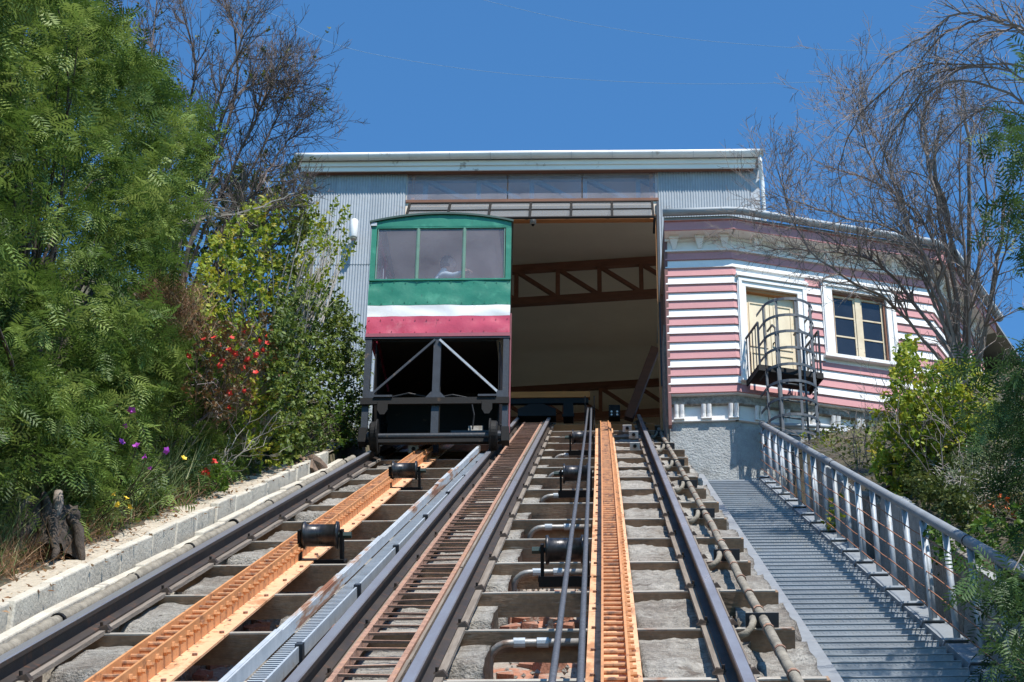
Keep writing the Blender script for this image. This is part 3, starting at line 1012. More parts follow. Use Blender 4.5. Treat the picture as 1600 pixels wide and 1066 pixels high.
# corner posts, sill, mullions
b = cb(); b.box(-HW, -HW + .075, -.02, .05, 2.62, 3.49); b.build('corner_post', M['green'], car)
b = cb(); b.box(HW - .075, HW, -.02, .05, 2.62, 3.49); b.build('corner_post', M['green'], car)
b = cb(); b.box(-HW, HW, -.028, .05, 2.615, 2.64); b.build('window_sill', M['green'], car)
b = cb(); b.box(-HW, HW, -.022, .05, 3.478, 3.50); b.build('window_head', M['green'], car)
lightgreen = mat('faded_green_mullion', (.12, .24, .18), rough=.5)
wx = [-HW + .075, -.325, .325, HW - .075]
for x in wx[1:3]:
    b = cb(); b.box(x - .012, x + .012, -.024, .04, 2.64, 3.478); b.build('mullion', lightgreen, car)
for xa, xb in zip(wx, wx[1:]):
    b = cb(); b.add([(xa + .017, 0, 2.642), (xb - .017, 0, 2.642), (xb - .017, 0, 3.476), (xa + .017, 0, 3.476)], [(0, 1, 2, 3)])
    p_ = b.build('window_pane', M['glass_car'], car)
    for q in ((xa + .012, xa + .024, 2.642, 3.476), (xb - .024, xb - .012, 2.642, 3.476)):
        b = cb(); b.box(q[0], q[1], -.014, -.005, q[2], q[3]); b.build('pane_bead', lightgreen, p_)
for sx in (-1, 1):
    b = cb()
    for y0, y1 in ((.11, .89), (.96, 1.79), (1.86, 2.61)):
        x = sx * (side_w((y0 + y1) / 2) - .015)
        b.box(x - .003, x + .003, y0, y1, f0 + .925, f0 + 1.775)
    b.build('side_window', M['glass_car'], car)
# roof: arched
b = cb(); n = 24
def arch(x, a=.135): return a * (1 - (x / (HW + .03)) ** 2)
vs = []
for y in (-.06, CARL + .05):
    kk = 1.0 if y < 0 else .84
    for i in range(n + 1):
        x = lerp(-HW - .03, HW + .03, i / n)
        vs.append((x * kk, y, 3.555 + arch(x)))
    for i in range(n + 1):
        x = lerp(-HW - .03, HW + .03, i / n)
        vs.append((x * kk, y, 3.585 + arch(x)))
w = n + 1
fs = []
for i in range(n):
    fs += [(i, i + 1, w + i + 1, w + i), (2 * w + i, 3 * w + i, 3 * w + i + 1, 2 * w + i + 1), (w + i, w + i + 1, 3 * w + i + 1, 3 * w + i), (i, 2 * w + i, 2 * w + i + 1, i + 1)]
fs += [(0, w, 3 * w, 2 * w), (n, 2 * w + n, 3 * w + n, w + n)]
b.add(vs, fs)
rf = b.build('roof', mat('dark_green_roof_edge', (.02, .06, .045), rough=.5), car)
b = cb(); vs = []
for i in range(n + 1):
    x = lerp(-HW, HW, i / n)
    d = .010 * mnoise.noise(Vector((x * 3, 7, 3))) + (.012 * max(0, mnoise.noise(Vector((x * 6, 2, 3)))))
    vs += [(x, -.026 + d * .4, 3.50), (x, -.03 + d, 3.53 + arch(x) * .5), (x, -.03 + d * .3, 3.562 + arch(x))]
fs = []
for i in range(n):
    for j in range(2): fs.append((i * 3 + j, (i + 1) * 3 + j, (i + 1) * 3 + j + 1, i * 3 + j + 1))
b.add(vs, fs); b.box(-HW + .01, HW - .01, -.006, .05, 3.5, 3.575)
vl = b.build('roof_valance', M['green'], rf, smooth=True)
b = cb(); b.box(-HW - .012, -HW + .07, -.045, -.03, 3.51, 3.565); b.build('worn_corner', M['galv_rust'], rf)
# interior bench
b = cb(); b.box(-.76, -.42, .4, CARL - .2, f0 + .38, f0 + .43); b.box(-.80, -.75, .4, CARL - .2, f0 + .45, f0 + .85)
b.build('bench', M['timber'], car)

# underframe
def post(x, z0, z1, w=.085, y=-.01, m='frame'):
    b = cb(); b.box(x - w / 2, x + w / 2, y, y + .012, z0, z1); b.box(x - w / 2, x - w / 2 + .012, y + .012, y + .08, z0, z1); b.box(x + w / 2 - .012, x + w / 2, y + .012, y + .08, z0, z1)
    return b.build('underframe_post', M[m], car)


post(-HW + .045, .12, 1.69); post(HW - .045, .12, 1.69, .08); post(0, .15, 1.69, .10)
b = cb(); b.box(-.035, .035, .3, .37, .1, 1.69); b.build('inner_post', M['black'], car)
for sx in (-1, 1):
    b = cb(); b.bar((sx * .03, -.03, 1.66), (sx * .88, -.03, .80), .03, .026, (0, 1, 0)); b.build('diagonal_brace', M['frame'] if sx < 0 else M['galv'], car)
    b = cb(); b.extrude([(sx * .88 - .07, .76), (sx * .88 + .07, .76), (sx * .88 + .05, .86), (sx * .88 - .05, .86)], -.045, -.03); b.build('gusset_plate', M['frame'], car)
b = cb(); b.extrude([(-.14, .755), (.14, .755), (.06, .85), (-.06, .85)], -.045, -.03); b.build('gusset_plate', M['frame'], car)
b = cb(); b.box(-HW - .02, HW + .01, -.06, .07, .71, .755); b.box(-HW - .02, HW + .01, -.06, -.045, .66, .71); b.build('cross_beam', M['black'], car)
for sx in (-1, 1):
    b = cb(); b.box(sx * .70 - .125, sx * .70 + .125, -.085, .05, .757, .785); b.build('hanger_plate', M['frame'], car)
    b = cb(); b.extrude([(sx * .70 - .07, .57), (sx * .70 - .03, .50), (sx * .70 + .03, .50), (sx * .70 + .07, .57), (sx * .70 + .07, .70), (sx * .70 - .07, .70)], -.07, -.062); b.build('hanger', M['black'], car)
    # chassis side beam following the incline, with a dark skirt filling the triangle
    b = cb()
    x = sx * (HW - .14)
    b.hexa([(x - .03, .02, .22), (x + .03, .02, .22), (x + .03, 2.60, 1.60), (x - .03, 2.60, 1.60), (x - .03, .02, .36), (x + .03, .02, .36), (x + .03, 2.45, 1.70), (x - .03, 2.45, 1.70)])
    b.hexa([(x - .008, .08, .36), (x + .008, .08, .36), (x + .008, 2.55, 1.68), (x - .008, 2.55, 1.68), (x - .008, .08, 1.68), (x + .008, .08, 1.68), (x + .008, 2.56, 1.685), (x - .008, 2.56, 1.685)])
    b.build('chassis_beam', M['black'], car)
    # wheel with flange, plus axle box
    b = cb(); xw = sx * .80
    b.tube_prof([(Vector((xw + sx * t, 0, .20)), r) for t, r in ((.05, .06), (.05, .18), (.03, .20), (-.035, .205), (-.04, .235), (-.06, .235), (-.06, .07))], Vector((sx, 0, 0)), 28)
    wh = b.build('wheel', M['black'], car)
    b = cb(); b.tube([(xw + sx * .05, 0, .20), (xw + sx * .09, 0, .20)], .07, 14); b.build('hub', M['frame'], wh)
    b = cb(); b.box(sx * .90, sx * 1.0, -.08, .09, .09, .30); b.build('axle_box', M['black'], car)
    b = cb(); xw = sx * .80; yr = 2.4; zr = yr * math.tan(AL) + .23
    b.tube_prof([(Vector((xw + sx * t, yr, zr)), r) for t, r in ((.05, .06), (.05, .18), (-.035, .205), (-.04, .235), (-.06, .235), (-.06, .07))], Vector((sx, 0, 0)), 20)
    b.build('wheel', M['black'], car)
b = cb(); b.tube([(-.78, 0, .20), (.78, 0, .20)], .045, 14); b.build('axle', M['frame'], car)
b = cb(); b.box(-HW + .03, HW - .03, -.03, .05, .10, .15); b.build('bottom_bar', M['black'], car)
b = cb()                                   # sloping chassis deck closing the back of the triangle
b.hexa([(-.9, .5, .42), (.9, .5, .42), (.9, 2.6, 1.62), (-.9, 2.6, 1.62), (-.9, .5, .45), (.9, .5, .45), (.9, 2.6, 1.66), (-.9, 2.6, 1.66)])
b.box(-.9, .9, 1.55, 1.58, 1.0, 1.7)
b.build('chassis_deck', M['black'], car)
b = cb(); b.tube([(-.75, .35, .95), (-.4, .32, 1.02), (-.05, .34, .95), (.2, .34, 1.0), (.45, .33, .94), (.5, .36, .7), (.48, .4, .5)], .012, 6); b.build('brake_hose', M['frame'], car)
b = cb(); b.box(.2, .75, .25, .36, .37, .41); b.build('brake_rod', M['frame'], car)
b = cb(); b.box(.42, .62, .45, .47, .46, .58); b.build('number_plate', M['signal'], car)
b = cb(); b.box(HW + .002, HW + .022, .02, .04, .25, 2.1); b.build('edge_conduit', mat('dull_maroon_pipe', (.22, .05, .06), rough=.5), car)

# ------------------------------------------------------------------ passenger (seen through the middle pane, leaning on the sill)
def skin_body(name, joints, edges, mt, parent=None, sub=2, **kw):
    me = bpy.data.meshes.new(name)
    off = WP[parent.name] if parent else Vector(joints[0][0])
    me.from_pydata([tuple(Vector(j[0]) - off) for j in joints], edges, [])
    me.materials.append(mt)
    o = bpy.data.objects.new(name, me); COL.objects.link(o)
    if parent: o.parent = parent
    else: o.location = off
    WP[o.name] = Vector(off)
    md = o.modifiers.new('skin', 'SKIN'); md.use_smooth_shade = True
    sv = me.skin_vertices[0].data
    for i, j in enumerate(joints):
        r = j[1]; sv[i].radius = r if isinstance(r, tuple) else (r, r)
        sv[i].use_root = (i == 0)
    sd = o.modifiers.new('sub', 'SUBSURF'); sd.levels = sub; sd.render_levels = sub
    tag(o, **kw)
    return o


PX_, PY_, PZ_ = CX - .02, CY + .36, CZ + f0 + .14
def pp(x, y, z): return (PX_ + x, PY_ + y, PZ_ + z)


person = empty('person', pp(0, 0.1, 0.0), 'person in light blue top with dark hair leaning behind the middle pane of the car', 'person')
J = [(pp(-.22, .22, .52), (.15, .13)), (pp(-.17, .16, .72), (.14, .12)), (pp(-.08, .08, .92), (.155, .12)), (pp(-.01, .03, 1.04), (.09, .08)), (pp(.045, -.01, 1.12), (.052, .052)), (pp(.07, -.02, 1.19), (.055, .06)),
     (pp(.06, -.10, 1.02), (.06, .06)), (pp(.19, -.22, .92), (.045, .045)), (pp(.33, -.27, .955), (.034, .034)),
     (pp(-.12, .22, 1.0), (.06, .06)), (pp(-.02, .30, .80), (.045, .045)), (pp(.18, .18, .80), (.034, .034)),
     (pp(.1, .12, .50), (.085, .085)), (pp(.16, .1, -.04), (.055, .055)), (pp(.26, .06, -.1), (.045, .035)),
     (pp(.06, .34, .50), (.085, .085)), (pp(.14, .36, -.04), (.055, .055)), (pp(.24, .33, -.1), (.045, .035))]
E_ = [(0, 1), (1, 2), (2, 3), (3, 4), (4, 5), (2, 6), (6, 7), (7, 8), (2, 9), (9, 10), (10, 11), (0, 12), (12, 13), (13, 14), (0, 15), (15, 16), (16, 17)]
skin_body('body', J, E_, M['shirt'], person)
b = MB(); hc = Vector(pp(.10, -.03, 1.235))
vs = []; n = 16; m = 11
for j in range(m + 1):
    ph = math.pi * j / m
    for i in range(n):
        th = 2 * math.pi * i / n
        d = Vector((math.sin(ph) * math.cos(th), math.sin(ph) * math.sin(th), math.cos(ph)))
        r = Vector((.092 * d.x, .075 * d.y, .118 * d.z))
        if d.x > .3: r.x += .012 * math.exp(-((d.z + .05) / .22) ** 2) * (1 if abs(d.y) < .3 else 0) * 2.0
        if d.z < -.5: r.x += .02; r.y *= .8
        vs.append(hc + r)
fs = [(j * n + i, (j + 1) * n + i, (j + 1) * n + (i + 1) % n, j * n + (i + 1) % n) for j in range(m) for i in range(n)]
b.add(vs, fs); b.build('head', M['skin'], person, smooth=True)
b = MB(); vs = []
for j in range(m + 1):
    ph = math.pi * .72 * j / m
    for i in range(n):
        th = 2 * math.pi * i / n
        d = Vector((math.sin(ph) * math.cos(th), math.sin(ph) * math.sin(th), math.cos(ph)))
        r = Vector((.108 * d.x - .012, .092 * d.y, .13 * d.z + .006))
        if d.x > .35 and d.z < .55: r *= .7
        vs.append(hc + r + mnoise.noise_vector(d * 5) * .01)
b.add(vs, fs); b.build('hair', M['hair'], person, smooth=True)
for nm, bx_, sc in (('hand', pp(.335, -.272, .957), 1), ('hand', pp(.19, .175, .802), 1)):
    b = MB(); c = Vector(bx_)
    b.hexa([c + Vector(v) for v in ((-.02, -.03, -.012), (.06, -.035, -.012), (.06, .035, -.012), (-.02, .03, -.012), (-.02, -.03, .014), (.06, -.035, .012), (.06, .035, .012), (-.02, .03, .014))])
    for k, (yy, ll) in enumerate(((-.03, .055), (-.01, .07), (.01, .065), (.03, .05))):
        b.tube([c + Vector((.055, yy, 0)), c + Vector((.055 + ll * .5, yy, .004)), c + Vector((.055 + ll, yy, -.016))], [.0095, .009, .007], 6)
    b.tube([c + Vector((0, -.03, 0)), c + Vector((.03, -.055, .01)), c + Vector((.055, -.06, .0))], [.011, .0095, .008], 6)
    b.build(nm, M['skin'], person, smooth=True)

# ================================================================== upper station hall
FY = 28.6
hall = empty('station_hall', (-1.2, FY, 16.5), 'grey corrugated upper station hall with wide dark opening', 'building')


def corr_sheet(x0, x1, z0, z1, lean=0.0):
    b = MB(); per = .048; n = int(round((x1 - x0) / per)) * 6
    vs = []
    for i in range(n + 1):
        x = lerp(x0, x1, i / n)
        y = FY - .012 - .009 * math.cos((x - x0) / per * 2 * math.pi) - lean
        w_ = .004 * mnoise.noise(Vector((x * 9, z0, 1)))
        vs += [(x, y - .004, z0 + w_), (x, y, z1)]
    b.add(vs, [(2 * i, 2 * i + 2, 2 * i + 3, 2 * i + 1) for i in range(n)])
    return b.build('corrugated_sheet', M['corr'], hall, smooth=True)


for x0, x1 in ((-5.27, -4.66), (-4.66, -4.04), (-4.04, -3.42)):
    corr_sheet(x0, x1, 19.66, 21.62, .004); corr_sheet(x0, x1, 16.0, 19.70)
for x0, x1 in ((1.055, 1.63), (1.63, 2.20), (2.20, 2.72)):
    corr_sheet(x0, x1, 19.0, 21.62, .004); corr_sheet(x0, x1, 17.3, 19.04)
b = MB()
b.box(-5.26, -3.40, FY + .0, FY + .12, 15.2, 21.66); b.box(1.0, 2.75, FY, FY + .12, 15.2, 21.66); b.box(-3.40, 1.0, FY, FY + .12, 20.64, 20.95)

for xw in (-5.26, 2.66):                          # side walls, with unseen high openings added to let daylight in
    b.box(xw, xw + .1, FY + .12, 44, 15.5, 18.8); b.box(xw, xw + .1, FY + .12, 44, 21.2, 21.64)
    for y0_, y1_ in ((FY + .12, 29.6), (32.7, 33.0), (35.8, 36.1), (38.9, 39.2), (42.6, 44)): b.box(xw, xw + .1, y0_, y1_, 18.8, 21.2)
    b.add([(xw, FY + .12, 21.64), (xw, 44, 21.64), (xw, 44, 24.73), (xw + .1, FY + .12, 21.64), (xw + .1, 44, 21.64), (xw + .1, 44, 24.73)], [(0, 2, 1), (3, 4, 5), (0, 3, 5, 2)])
b.box(-5.16, 2.66, 43.9, 44, 16, 24.7)
b.build('inner_wall', M['ceiling'], hall)
b = MB(); b.box(-5.30, -3.38, FY - .05, FY - .022, 15.0, 16.9); b.build('concrete_plinth', M['stucco'], hall)
b = MB(); b.box(2.69, 2.85, FY - .03, FY + .13, 16, 21.6); b.build('corner_flashing', M['galv'], hall)
b = MB(); b.box(-5.30, -5.265, FY - .03, FY + .13, 16, 21.6); b.build('corner_flashing', M['galv'], hall)
b = MB()
b.hexa([(-5.4, FY - .2, 21.70), (2.9, FY - .2, 21.70), (2.9, 44.2, 24.95), (-5.4, 44.2, 24.95), (-5.4, FY - .2, 21.76), (2.9, FY - .2, 21.76), (2.9, 44.2, 25.05), (-5.4, 44.2, 25.05)])
b.build('roof', M['roof_dark'], hall)
b = MB(); b.hexa([(-5.16, FY + .13, 21.64), (2.66, FY + .13, 21.64), (2.66, 43.9, 24.70), (-5.16, 43.9, 24.70), (-5.16, FY + .13, 21.67), (2.66, FY + .13, 21.67), (2.66, 43.9, 24.73), (-5.16, 43.9, 24.73)])
b.build('ceiling_lining', M['ceiling'], hall)
# eave: two fascia boards, gutter with straps, soffit
fs_ = []
b = MB(); b.box(-5.33, 2.80, FY - .20, FY - .175, 21.60, 21.70); b.build('fascia_board', M['fascia'], hall)
b = MB(); b.box(-5.30, 2.78, FY - .17, FY - .145, 21.51, 21.615); b.build('fascia_board', M['fascia'], hall)
b = MB(); b.box(-5.25, 2.75, FY - .15, FY - .03, 21.53, 21.55); b.build('soffit', M['timber'], hall)


def gutter_prof(b, pts, r, n=10):
    """half-round gutter along pts (list of (x,y,z) of the lip line centre)"""
    vs = []; m = len(pts)
    for i, p in enumerate(pts):
        p = Vector(p)
        d = (Vector(pts[min(i + 1, m - 1)]) - Vector(pts[max(i - 1, 0)])).normalized()
        o = Vector((d.y, -d.x, 0)).normalized()
        for rr_ in (r, r - .008):
            for k in range(n + 1):
                t = math.pi * k / n
                vs.append(p + o * (math.cos(t) * rr_) - Vector((0, 0, 1)) * (math.sin(t) * rr_ * .95))
        vs[-(n + 1) * 2] += Vector((0, 0, .012)); vs[-(n + 1) * 2] += o * .006
    w = 2 * (n + 1); fs = []
    for i in range(m - 1):
        for k in range(n):
            fs.append((i * w + k, (i + 1) * w + k, (i + 1) * w + k + 1, i * w + k + 1))
            q = n + 1
            fs.append((i * w + q + k, i * w + q + k + 1, (i + 1) * w + q + k + 1, (i + 1) * w + q + k))
        fs.append((i * w, i * w + n + 1, (i + 1) * w + n + 1, (i + 1) * w))
    for i in (0, m - 1):
        fs.append(tuple(i * w + k for k in range(n + 1)))
    b.add(vs, fs)


b = MB(); gutter_prof(b, [(x, FY - .275, 21.77 - .004 * math.sin(x)) for x in np.linspace(-5.40, 2.92, 24)], .085); g = b.build('gutter', M['gutter'], hall, smooth=True)
for x in np.linspace(-4.8, 2.4, 11):
    b = MB()
    for k in range(7):
        t0, t1 = math.pi * k / 7, math.pi * (k + 1) / 7
        b.bar((x, FY - .275 - math.cos(t0) * .089, 21.77 - math.sin(t0) * .086), (x, FY - .275 - math.cos(t1) * .089, 21.77 - math.sin(t1) * .086), .018, .004, (1, 0, 0))
    b.build('gutter_strap', M['galv'], g)
b = MB(); b.tube([(2.86, FY - .27, 21.70), (2.86, FY - .25, 21.55), (2.885, FY - .1, 21.40), (2.90, FY - .05, 21.25), (2.90, FY - .05, 17.5)], .038, 12)
b.build('downpipe', M['downpipe'], hall, smooth=True)
b = MB(); b.box(2.1, 2.45, FY - .25, FY - .05, 21.80, 21.84); b.build('ridge_cap', M['roof_dark'], hall)

# transom window above the opening
tw = MB(); tw.box(-3.42, 1.055, FY - .03, FY + .02, 20.93, 20.985); tw.box(-3.42, 1.055, FY - .03, FY + .02, 21.54, 21.60)
trn = tw.build('transom_window', M['timber'], hall)
xe = [-3.42, -1.62, -.30, 1.055]
for xa, xb in zip(xe, xe[1:]):
    b = MB(); b.add([(xa + .01, FY - .008, 20.985), (xb - .01, FY - .008, 20.985), (xb - .01, FY - .008, 21.54), (xa + .01, FY - .008, 21.54)], [(0, 1, 2, 3)]); b.build('pane', M['glass_hall'], trn)
for x in (-3.30, .93):
    b = MB(); b.box(x - .03, x + .03, FY + .02, FY + .06, 20.985, 21.54); b.build('inner_post', M['pine'], trn)


def truss(Yc, z0, z1, xa, xb, n, m, yaw=0.0, ch=.11, par=hall):
    e = empty('roof_truss', ((xa + xb) / 2, Yc, z0))
    e.parent = par; e.location = Vector(((xa + xb) / 2, Yc, z0)) - WP[par.name]
    Mx = Matrix.Translation(((xa + xb) / 2, Yc, 0)) @ Matrix.Rotation(yaw, 4, 'Z') @ Matrix.Translation((-(xa + xb) / 2, 0, 0))
    for z in (z0 + ch / 2, z1 - ch / 2):
        b = MB(Mx); b.box(xa, xb, -.06, .06, z - ch / 2, z + ch / 2); b.build('chord', m, e)
    st = (xb - xa) / n
    for i in range(n + 1):
        b = MB(Mx); b.box(xa + i * st - .04, xa + i * st + .04, -.045, .045, z0 + ch, z1 - ch); b.build('web_post', m, e)
    for i in range(n):
        x0_, x1_ = xa + i * st, xa + (i + 1) * st
        b = MB(Mx); b.bar((x0_ + .04, 0, z1 - ch), (x1_ - .04, 0, z0 + ch), .07, .085, (0, 1, 0)); b.build('web_diagonal', m, e)


truss(28.82, 20.96, 21.60, -5.0, 2.6, 8, M['galv'], 0, .06)
truss(33.1, 21.48, 22.40, -5.0, 2.5, 9, M['timber'], math.radians(-6.0), .16)
truss(39.5, 22.15, 23.08, -5.0, 2.5, 9, M['timber'], math.radians(-6.0), .16)
b = MB(); b.bar(at_Y(1024, 545, 31.5), at_Y(982, 655, 31.5), .16, .16, (0, 1, 0)); b.build('raking_brace', M['shaded_timber'], hall)
b = MB(); b.box(1.01, 1.05, FY - .05, FY - .03, 17.2, 20.9); b.build('opening_trim', M['frame'], hall)
b = MB(); b.box(.985, 1.025, FY - .02, FY + .12, 16.4, 20.62); b.build('opening_jamb', M['pine'], hall)
b = MB(); b.box(-3.40, .985, FY - .02, FY + .10, 20.55, 20.635); b.build('lintel', M['pine'], hall)
b = MB(); b.box(1.03, 1.10, FY - .3, FY - .2, 16.0, 19.2); b.build('timber_post', M['timber'], hall)

# canopy of black bars and frosted panels hanging over the opening
can = empty('canopy', (-1.2, FY, 20.2), 'black barred canopy with frosted panels above the opening', 'canopy')
A0, A1 = Vector((0, FY - .035, 20.90)), Vector((0, FY - .60, 20.215))
cx0, cx1 = -3.36, .955
def cpt(x, t): return Vector((x, 0, 0)) + A0.lerp(A1, t)
nrm = (A1 - A0).cross(Vector((1, 0, 0))).normalized()
for t, w_ in ((0.02, .04), (.5, .03), (1.0, .05)):
    b = MB(); b.bar(cpt(cx0, t), cpt(cx1, t), .035, w_, (A1 - A0)); b.build('cross_bar', M['black'], can)
for x in np.linspace(cx0 + .02, cx1 - .02, 7):
    b = MB(); b.bar(cpt(x, 0), cpt(x, 1.0), .04, .035, (0, 0, 1)); b.build('rib_bar', M['black'], can)
xs_ = np.linspace(cx0 + .02, cx1 - .02, 7)
for xa, xb in zip(xs_, xs_[1:]):
    b = MB()
    up = Vector((0, -.02, .03))
    p = [cpt(xa + .024, .04), cpt(xb - .024, .04), cpt(xb - .024, .97), cpt(xa + .024, .97)]
    b.add(p, [(0, 1, 2, 3)]); b.build('frosted_panel', M['glass_canopy'], can)
for x in (cx0, cx1):
    b = MB(); b.bar((x, FY - .03, 20.25), cpt(x, 1.0), .04, .04); b.build('stay', M['black'], can)

# wall lamp and security camera
lp = empty('wall_lamp', (-4.27, 28.34, 20.02), 'white cylindrical wall lamp on the corrugated wall left of the car', 'lamp')
b = MB(); b.tube_prof([(Vector((-4.27, 28.34, z)), r) for z, r in ((20.05, .064), (20.06, .07), (20.40, .07), (20.415, .06))], Vector((0, 0, 1)), 20); b.build('housing', M['plastic'], lp, smooth=True)
b = MB(); b.tube_prof([(Vector((-4.27, 28.34, z)), r) for z, r in ((20.02, .05), (20.05, .06))], Vector((0, 0, 1)), 20); b.build('lens', M['lampglass'], lp)
b = MB(); b.box(-4.30, -4.24, 28.40, 28.57, 20.2, 20.26); b.build('arm', M['plastic'], lp)
sc = empty('security_camera', (-1.16, 28.5, 20.40), 'small grey security camera hanging under the lintel', 'camera')
b = MB(); b.tube_prof([(Vector((-1.16, 28.48, z)), r) for z, r in ((20.38, .03), (20.40, .055), (20.47, .058), (20.54, .03))], Vector((0, 0, 1)), 14); b.build('dome', M['conduit'], sc, smooth=True)
b = MB(); b.tube_prof([(Vector((-1.16, 28.48, z)), r) for z, r in ((20.352, .012), (20.37, .028), (20.385, .033))], Vector((0, 0, 1)), 12); b.build('lens', M['black'], sc, smooth=True)

# things at the head of the tracks
hb_ = empty('buffer_beam', at_Y(860, 640, 31.0), 'yellow brown timber beam across the head of the right track', 'beam')
p0, p1 = at_Y(770, 620, 31.0), at_Y(922, 617, 31.0)
b = MB(); b.box(p0.x, p1.x, 30.95, 31.07, p0.z - .05, p0.z + .07); b.build('timber_beam', mat('shaded_beam_wood', (.50, .19, .045), (.40, .145, .035), rough=.8, scale=4, stretch=(.5, 3, 3)), hb_)
b = MB(); b.box(p0.x, p1.x - .03, 30.97, 31.05, p0.z - .16, p0.z - .052); b.build('steel_channel', M['black'], hb_)
b = MB(); c = at_Y(838, 641, 30.8); b.extrude([(c.x - .33, c.z - .14), (c.x + .35, c.z - .14), (c.x + .35, c.z), (c.x + .12, c.z + .1), (c.x - .12, c.z + .1), (c.x - .33, c.z)], 30.75, 31.0)
b.build('bumper', M['black'], label='black steel bumper between the rails at the top of right track', cat='bumper')
b = MB(); c = at_Y(888, 644, 31); b.box(c.x - .09, c.x + .09, 30.9, 31.2, c.z - .13, c.z + .13); b.box(c.x - .11, c.x + .11, 30.88, 30.9, c.z - .15, c.z - .1)
b.build('control_box', M['black'], label='plain black box right of the bumper inside the hall', cat='box')
e = empty('signal_box', at_Y(960, 655, 30.6), 'small black box with white studs above the right orange rack', 'box')
c = at_Y(960, 645, 30.6)
b = MB(); b.box(c.x - .1, c.x + .1, 30.55, 30.75, c.z - .1, c.z + .13); b.build('housing', M['black'], e)
for dx_ in (-.05, .05):
    for dz_ in (-.07, -.01):
        b = MB(); b.tube([(c.x + dx_, 30.55, c.z + dz_), (c.x + dx_, 30.53, c.z + dz_)], .018, 8); b.build('stud', M['plastic'], e)
e = empty('sheave', at_Y(918, 632, 30.4), 'dark cable sheave where both haul cables enter the hall', 'sheave')
c = T(-.195, 34.6, .0)
b = MB(); b.tube_prof([(c + Vector((t, 0, 0)), r) for t, r in ((-.06, .04), (-.06, .26), (-.03, .22), (.03, .22), (.06, .26), (.06, .04))], Vector((1, 0, 0)), 24); b.build('wheel', M['black'], e)
for sx in (-1, 1):
    b = MB(); b.box(c.x + sx * .08 - .01, c.x + sx * .08 + .01, c.y - .04, c.y + .04, c.z - .3, c.z + .45); b.build('cheek_plate', M['black'], e)
for i, (X, Y, s_) in enumerate(((980, 669, 31.2), (990, 679, 30.0), (992, 697, 28.0), (646, 701, 27.2))):
    c = at_s(X, Y, s_)
    lab = ['pale anchor block, highest one right of the right rack', 'pale anchor block, middle one right of the right rack', 'pale anchor block, lowest one right of the right rack', 'pale anchor block left of the orange rack under the car'][i]
    e = empty('anchor_block', c, lab, 'block', 'pale anchor blocks with a dark bolt')
    b = MB(Matrix.Translation(c) @ TM); b.box(-.07, .07, -.0, .12, -.06, .045); b.build('block', M['signal'], e)
    b = MB(Matrix.Translation(c) @ TM); b.tube([(0, 0, 0), (0, -.03, 0)], .028, 6); b.build('bolt', M['black'], e)
b = MB(TM); b.box(-1.3, .95, 35.3, 35.6, -.35, -.12); b.box(-1.34, -1.0, 34.4, 35.25, -.09, -.07)
b.build('head_beam', M['pine'], label='timber cross beam closing the head of the right track', cat='beam')

# overhead wires
for pts, lab in (([(330, 5), (420, 20), (520, 68), (640, 95), (800, 116), (1000, 129), (1150, 131), (1330, 126), (1500, 112)], 'thin overhead wire, the lower of two, sagging across the sky'),
                 ([(700, -18), (755, 0), (900, 34), (1050, 58), (1200, 72), (1330, 79), (1480, 80)], 'thin overhead wire, the upper of two, sagging across the sky')):
    b = MB()
    w_ = [at_Y(X, Y, 62) for X, Y in pts]
    out = []
    for i in range(len(w_) - 1):
        for k in range(6):
            t = k / 6
            p_1 = w_[max(i - 1, 0)]; p0_ = w_[i]; p1_ = w_[i + 1]; p2 = w_[min(i + 2, len(w_) - 1)]
            out.append(.5 * ((2 * p0_) + (p1_ - p_1) * t + (2 * p_1 - 5 * p0_ + 4 * p1_ - p2) * t * t + (3 * p0_ - p_1 - 3 * p1_ + p2) * t ** 3))
    out.append(w_[-1])
    b.tube(out, .0075, 5); b.build('overhead_wire', M['wire'], label=lab, cat='wire', group='overhead wires')

# ================================================================== pink and white house
def frame(o, ang):
    u = (math.cos(ang), math.sin(ang)); d = (math.sin(ang), -math.cos(ang))
    return Matrix(((u[0], d[0], 0, o[0]), (u[1], d[1], 0, o[1]), (0, 0, 1, 0), (0, 0, 0, 1)))


HA = (1.05, 26.30); a1 = math.radians(-2.4); L1 = 1.06
HB = (HA[0] + L1 * math.cos(a1), HA[1] + L1 * math.sin(a1)); a2 = math.radians(16.6); L2 = 3.46
HC = (HB[0] + L2 * math.cos(a2), HB[1] + L2 * math.sin(a2)); a3 = math.radians(62); L3 = 2.6
HD = (HC[0] + L3 * math.cos(a3), HC[1] + L3 * math.sin(a3))
F1, F2, F3 = frame(HA, a1), frame(HB, a2), frame(HC, a3)
FACETS = [(F1, L1), (F2, L2), (F3, L3)]
house = empty('pink_house', (3.2, 27.0, 14.4), 'pink and white striped timber house right of the hall opening', 'house')


def plan_prism(b, poly, z0, z1):
    n = len(poly)
    b.add([(x, y, z0) for x, y in poly] + [(x, y, z1) for x, y in poly],
          [tuple(reversed(range(n))), tuple(range(n, 2 * n))] + [(i, (i + 1) % n, n + (i + 1) % n, n + i) for i in range(n)])


def inset(dd):
    pts = []
    for (Fm, L_), nxt in zip(FACETS, FACETS[1:] + [None]):
        pass
    A_ = F1 @ Vector((0, -dd, 0)); B_ = (F1 @ Vector((L1, -dd, 0)) + F2 @ Vector((0, -dd, 0))) / 2
    C_ = (F2 @ Vector((L2, -dd, 0)) + F3 @ Vector((0, -dd, 0))) / 2; D_ = F3 @ Vector((L3, -dd, 0))
    return [(A_.x, A_.y), (B_.x, B_.y), (C_.x, C_.y), (D_.x, D_.y)]


